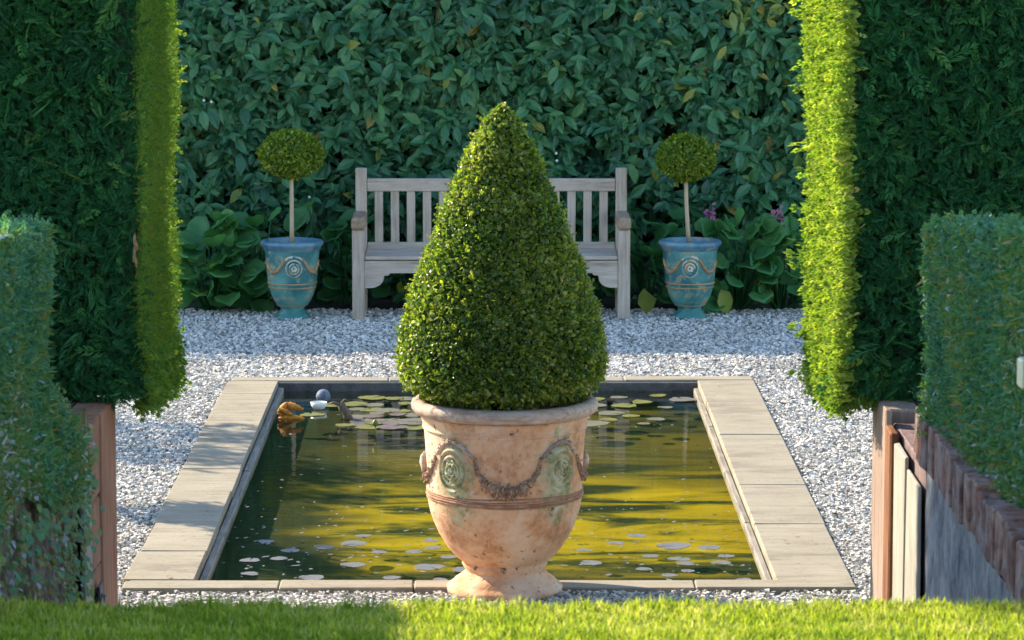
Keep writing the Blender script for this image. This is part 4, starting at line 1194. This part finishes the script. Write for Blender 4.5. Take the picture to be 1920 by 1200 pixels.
def ball_tree(loc, label, rx, rz, zc, lean, tb):
    t = thing('ball_topiary', label, 'topiary', loc, 'ball topiaries in the blue urns')
    tube('trunk', [(0, 0, 0), (lean * .4, 0, .13), (lean * .8, 0, .28), (lean, 0, zc - .08)], [.0155, .0135, .013, .012], M['stem'], t, 8)
    n = 8000
    N = norm(rng.normal(0, 1, (n, 3)))
    rr = 1 - np.abs(rng.normal(0, .09, n)) + .05 * wob(N, 3, tb * 9) + .03 * wob(N, 7, 2)
    flat = np.where(N[:, 2] < -.55, .86, 1.0)
    P = N * np.array([rx, rx * .95, rz]) * (rr * flat)[:, None] + np.array([lean, 0, zc])
    D = N * .6 + rng.normal(0, .6, P.shape) + np.array([0, 0, -.15])
    Nn = N * .8 + rng.normal(0, .5, P.shape) + np.array([0, 0, .4])
    f = obj('crown', mesh_np('crown', *scatter(OVAL, P, D, Nn, .024 * rng.uniform(.6, 1.3, n), rng.normal(.45 + tb, .25, n))), M['box_ball'], t); tag(f, kind='stuff')
    lathe('inner_growth', [(.002 + rx * .84 * math.sin(a), zc - rz * .84 * math.cos(a)) for a in np.linspace(.05, math.pi - .05, 14)], M['twigs'], t, 24).location = (lean, 0, 0)
ball_tree((-1.300, 22.02, .466), 'wide ball topiary on a straight stem in the left blue urn', .198, .158, .577, .0, .0)
ball_tree((1.235, 22.02, .466), 'slightly smaller ball topiary on a leaning stem in the right blue urn', .180, .155, .553, -.022, -.04)

# ------------------------------------------------------------------ retaining walls of the sunken passage
rw = thing('brick_capped_wall', 'grey rendered retaining wall with a red brown brick cap under the low right hedge', 'retaining wall', (1.45, 10.4, 0))
# one rough rendered face, uneven in depth
ny, nzz = 60, 18
V = []
for a in range(ny + 1):
    for b in range(nzz + 1):
        yy_, zz_ = 8.73 + (11.09 - 8.73) * a / ny, .965 * b / nzz
        V.append((1.392 + .010 * math.sin(yy_ * 5 + zz_ * 3) + .006 * math.sin(yy_ * 17 - zz_ * 9) + random.uniform(-.004, .004) + .012 * (zz_ < .3), yy_, zz_))
F = [(a * (nzz + 1) + b, (a + 1) * (nzz + 1) + b, (a + 1) * (nzz + 1) + b + 1, a * (nzz + 1) + b + 1) for a in range(ny) for b in range(nzz)]
n0 = len(V)
V += [(1.52, 8.73, 0), (1.52, 11.09, 0), (1.52, 11.09, .965), (1.52, 8.73, .965)]
F += [(n0, n0 + 1, n0 + 2, n0 + 3), (nzz, n0 + 3, n0 + 2, ny * (nzz + 1) + nzz), (ny * (nzz + 1), ny * (nzz + 1) + nzz, n0 + 2, n0 + 1), (0, n0, n0 + 3, nzz)]
o = obj('rendered_face', mesh_np('rendered_face', np.array(V), np.array(F), smooth=False), M['old_render'], rw); o.location = -rw.location
piece('mortar_bed', 1.388, 1.525, 8.74, 11.2, .966, 1.105, M['mortar'], rw, .002)
yb_ = 8.76
while yb_ < 11.22:
    w = random.uniform(.104, .116)
    dx = random.uniform(-.007, .007); dz = random.uniform(-.007, .007) 
    bo = piece('brick', 1.372 + dx, 1.55, yb_, yb_ + w, .965 + dz, 1.122 + dz, M['brick'], rw, .005, .004)
    bo.rotation_euler = (random.uniform(-.03, .03), random.uniform(-.02, .02), random.uniform(-.02, .02))
    yb_ += w + random.uniform(.010, .018)
piece('backing_board', 1.40, 1.51, 11.10, 12.05, 0, .94, M['rail_wood'], rw, .006)
tag(piece('pale_board', 1.372, 1.386, 11.10, 11.42, 0, .885, M['pale_board'], rw, .003, .004), 'pale sunlit board')
piece('pale_board', 1.368, 1.386, 11.425, 11.72, 0, .925, M['pale_board'], rw, .003, .004)
tag(piece('rusty_post', 1.355, 1.386, 11.73, 11.93, 0, .955, M['rust'], rw, .006, .004), 'rust brown upright strip')
tag(piece('end_post', 1.368, 1.50, 12.06, 12.42, 0, .985, M['pink_board'], rw, .008, .004), 'pinkish end post')
piece('end_board', 1.362, 1.386, 11.94, 12.055, 0, 1.0, M['pink_board'], rw, .004, .004)

lw = thing('mossy_wall', 'rough mossy retaining wall under the bulging low left hedge', 'retaining wall', (-1.45, 10.4, 0))
V = []
ny, nzz = 90, 36
for a in range(ny + 1):
    for b in range(nzz + 1):
        yy_, zz_ = 8.73 + (11.62 - 8.73) * a / ny, 1.06 * b / nzz
        q = np.array([[0.0, yy_, zz_]])
        V.append((-1.405 + .018 * wob(q, 5, 1)[0] + .014 * wob(q, 13, 3)[0] + .008 * wob(q, 29, 6)[0] + random.uniform(-.003, .003), yy_, zz_))
F = [(a * (nzz + 1) + b, a * (nzz + 1) + b + 1, (a + 1) * (nzz + 1) + b + 1, (a + 1) * (nzz + 1) + b) for a in range(ny) for b in range(nzz)]
n0 = len(V)
V += [(-1.53, 8.73, 0), (-1.53, 11.62, 0), (-1.53, 11.62, 1.06), (-1.53, 8.73, 1.06)]
F += [(n0, n0 + 3, n0 + 2, n0 + 1), (nzz, n0 + 3, n0 + 2, ny * (nzz + 1) + nzz), (ny * (nzz + 1), n0 + 1, n0 + 2, ny * (nzz + 1) + nzz), (0, nzz, n0 + 3, n0)]
o = obj('rough_face', mesh_np('rough_face', np.array(V), np.array(F), smooth=False), M['mossy_stone'], lw); o.location = -lw.location
tag(piece('pale_board', -1.39, -1.372, 11.40, 11.62, 0, .80, M['pale_board'], lw, .004, .006), 'pale split board at the wall end')
for y0, y1, zs in ((11.64, 11.98, (0, .20, .46, .70, .985)), (11.99, 12.42, (0, .985))):
    for a, b in zip(zs[:-1], zs[1:]):
        piece('red_timber', -1.50, -1.385 + random.uniform(-.004, .004) + (.008 if y0 > 11.9 else 0), y0, y1, a + .003, b - .003, M['red_timber'], lw, .006, .004)
lamp = thing('wall_spout', 'black metal fitting on the reddish end timber of the left wall', 'fitting', (-1.372, 11.78, .36))
tube('pipe', [(-.03, 0, .0), (.0, 0, .0), (.018, 0, -.004)], [.03, .034, .026], M['black_metal'], lamp, 12)
box('bracket', -.004, .008, -.05, .05, -.085, .06, M['black_metal'], lamp, .004)
# moss and leaves hanging over the left wall
iv = thing('ivy', 'yellow green ivy hanging down the mossy left wall', 'ivy', (-1.36, 11.0, .9))
k = 0
for (yc, zc, ry, rz, n) in ((11.2, .88, .25, .14, 90), (11.25, .66, .18, .16, 50), (10.7, .9, .3, .12, 70), (11.0, .5, .2, .2, 26), (10.1, .95, .3, .1, 60)):
    for _ in range(n):
        p = np.array([-1.372 + random.uniform(0, .04), random.gauss(yc, ry * .55), random.gauss(zc, rz * .6)])
        s = random.uniform(.018, .036)
        V, F, tt = scatter(OVAL, np.zeros((1, 3)), np.array([[.4, random.gauss(-.3, .5), -.8]]), np.array([[.9, -.5, .4]]), np.array([s]), np.array([min(.92, max(0, random.gauss(.62, .2)))]), np.array([1.4]))
        o = obj('leaf', mesh_np('leaf', V, F, tt), M['near_hedge'], iv); o.location = Vector(p) - iv.location
        k += 1

mk = 2600
yc = np.concatenate([rng.normal(10.95, .30, mk // 2), rng.normal(9.9, .45, mk // 2)])
drop = np.concatenate([rng.random(mk // 2) ** 1.1 * .85, rng.random(mk // 2) ** 1.8 * .35])
P = np.stack([-1.392 + .03 * rng.random(mk), yc, 1.02 - drop], 1)
keep = (wob(P * np.array([1, 1, .35]), 7, 3) > -.15) & (P[:, 1] < 11.5) & (P[:, 1] > 8.8)
P = P[keep]; mk = len(P)
D = np.stack([.5 + rng.normal(0, .3, mk), rng.normal(-.2, .5, mk), rng.normal(-.9, .4, mk)], 1)
o = obj('moss', mesh_np('moss', *scatter(OVAL, P, D, np.repeat([[.9, -.5, .3]], mk, 0) + rng.normal(0, .4, (mk, 3)), rng.uniform(.012, .030, mk), rng.normal(.72, .18, mk))), M['near_hedge'], lw)
o.location = -lw.location; tag(o, kind='stuff')
# ------------------------------------------------------------------ trees left of the frame that dapple the gravel
def small_tree(loc, label, h, rad, n, trunk_r, size=.09):
    t = thing('garden_tree', label, 'tree', loc)
    tube('trunk', [(0, 0, 0), (.03, 0, h * .45), (0, .02, h)], [trunk_r, trunk_r * .8, trunk_r * .4], M['bark'], t, 9)
    for q in range(6):
        a = q * 1.05 + random.uniform(0, .5)
        tube('limb', [(0, .0, h * .72), (rad * .4 * math.cos(a), rad * .4 * math.sin(a), h * .9), (rad * .8 * math.cos(a), rad * .8 * math.sin(a), h + rad * random.uniform(-.3, .5))], [trunk_r * .5, trunk_r * .3, .008], M['bark'], t, 6)
    cl = norm(rng.normal(0, 1, (26, 3))) * rng.uniform(.3, 1, (26, 1)) * rad + np.array([0, 0, h])
    P = cl[rng.integers(0, 26, n)] + rng.normal(0, rad * .17, (n, 3))
    f = obj('crown', mesh_np('crown', *scatter(LEAF, P, rng.normal(0, 1, (n, 3)), rng.normal(0, .6, (n, 3)) + np.array([0, 0, 1]), size * rng.uniform(.7, 1.3, n), rng.random(n))), M['tree_leaf'], t); tag(f, kind='stuff')
small_tree((-3.25, 16.45, 0), 'small round standard tree beyond the left hedge', 1.45, .30, 2600, .03, .06)
small_tree((-4.9, 19.4, 0), 'open crowned garden tree beyond the left hedge', 2.3, .75, 1700, .06)

# ------------------------------------------------------------------ lawn blades
def blade_t():
    v = [(-.05, 0, 0), (.05, 0, 0), (-.038, .5, .06), (.038, .5, .06), (0, 1, .22)]
    f = [(0, 1, 3), (0, 3, 2), (2, 3, 4)]
    return np.array(v, float), np.array(f)
BL = blade_t()
def grass(x0, x1, y0, y1, dens, hmin, hmax):
    k = int((x1 - x0) * (y1 - y0) * dens)
    P = np.stack([rng.uniform(x0, x1, k), rng.uniform(y0, y1, k), np.full(k, .998)], 1)
    D = np.stack([rng.normal(0, .42, k), rng.normal(0, .42, k), np.ones(k)], 1)
    N = np.stack([rng.normal(0, 1, k), rng.normal(0, 1, k), rng.normal(0, .2, k)], 1)
    h = rng.uniform(hmin, hmax, k) * (1 + .30 * wob(P, 5, 2) + .30 * wob(P, 19, 7))
    return scatter(BL, P, D, N, h, .45 + .2 * wob(P, 4, 6) + .2 * wob(P, 15, 3) + rng.normal(0, .25, k), rng.uniform(.9, 2.2, k))
tag(obj('grass', mesh_np('grass', *join([grass(-1.9, 1.9, 8.15, 8.73, 34000, .012, .032), grass(-1.9, 1.9, 8.62, 8.735, 7000, .018, .042), grass(-3, 3, 6.5, 8.15, 3000, .03, .06)])), M['grass']), kind='stuff')
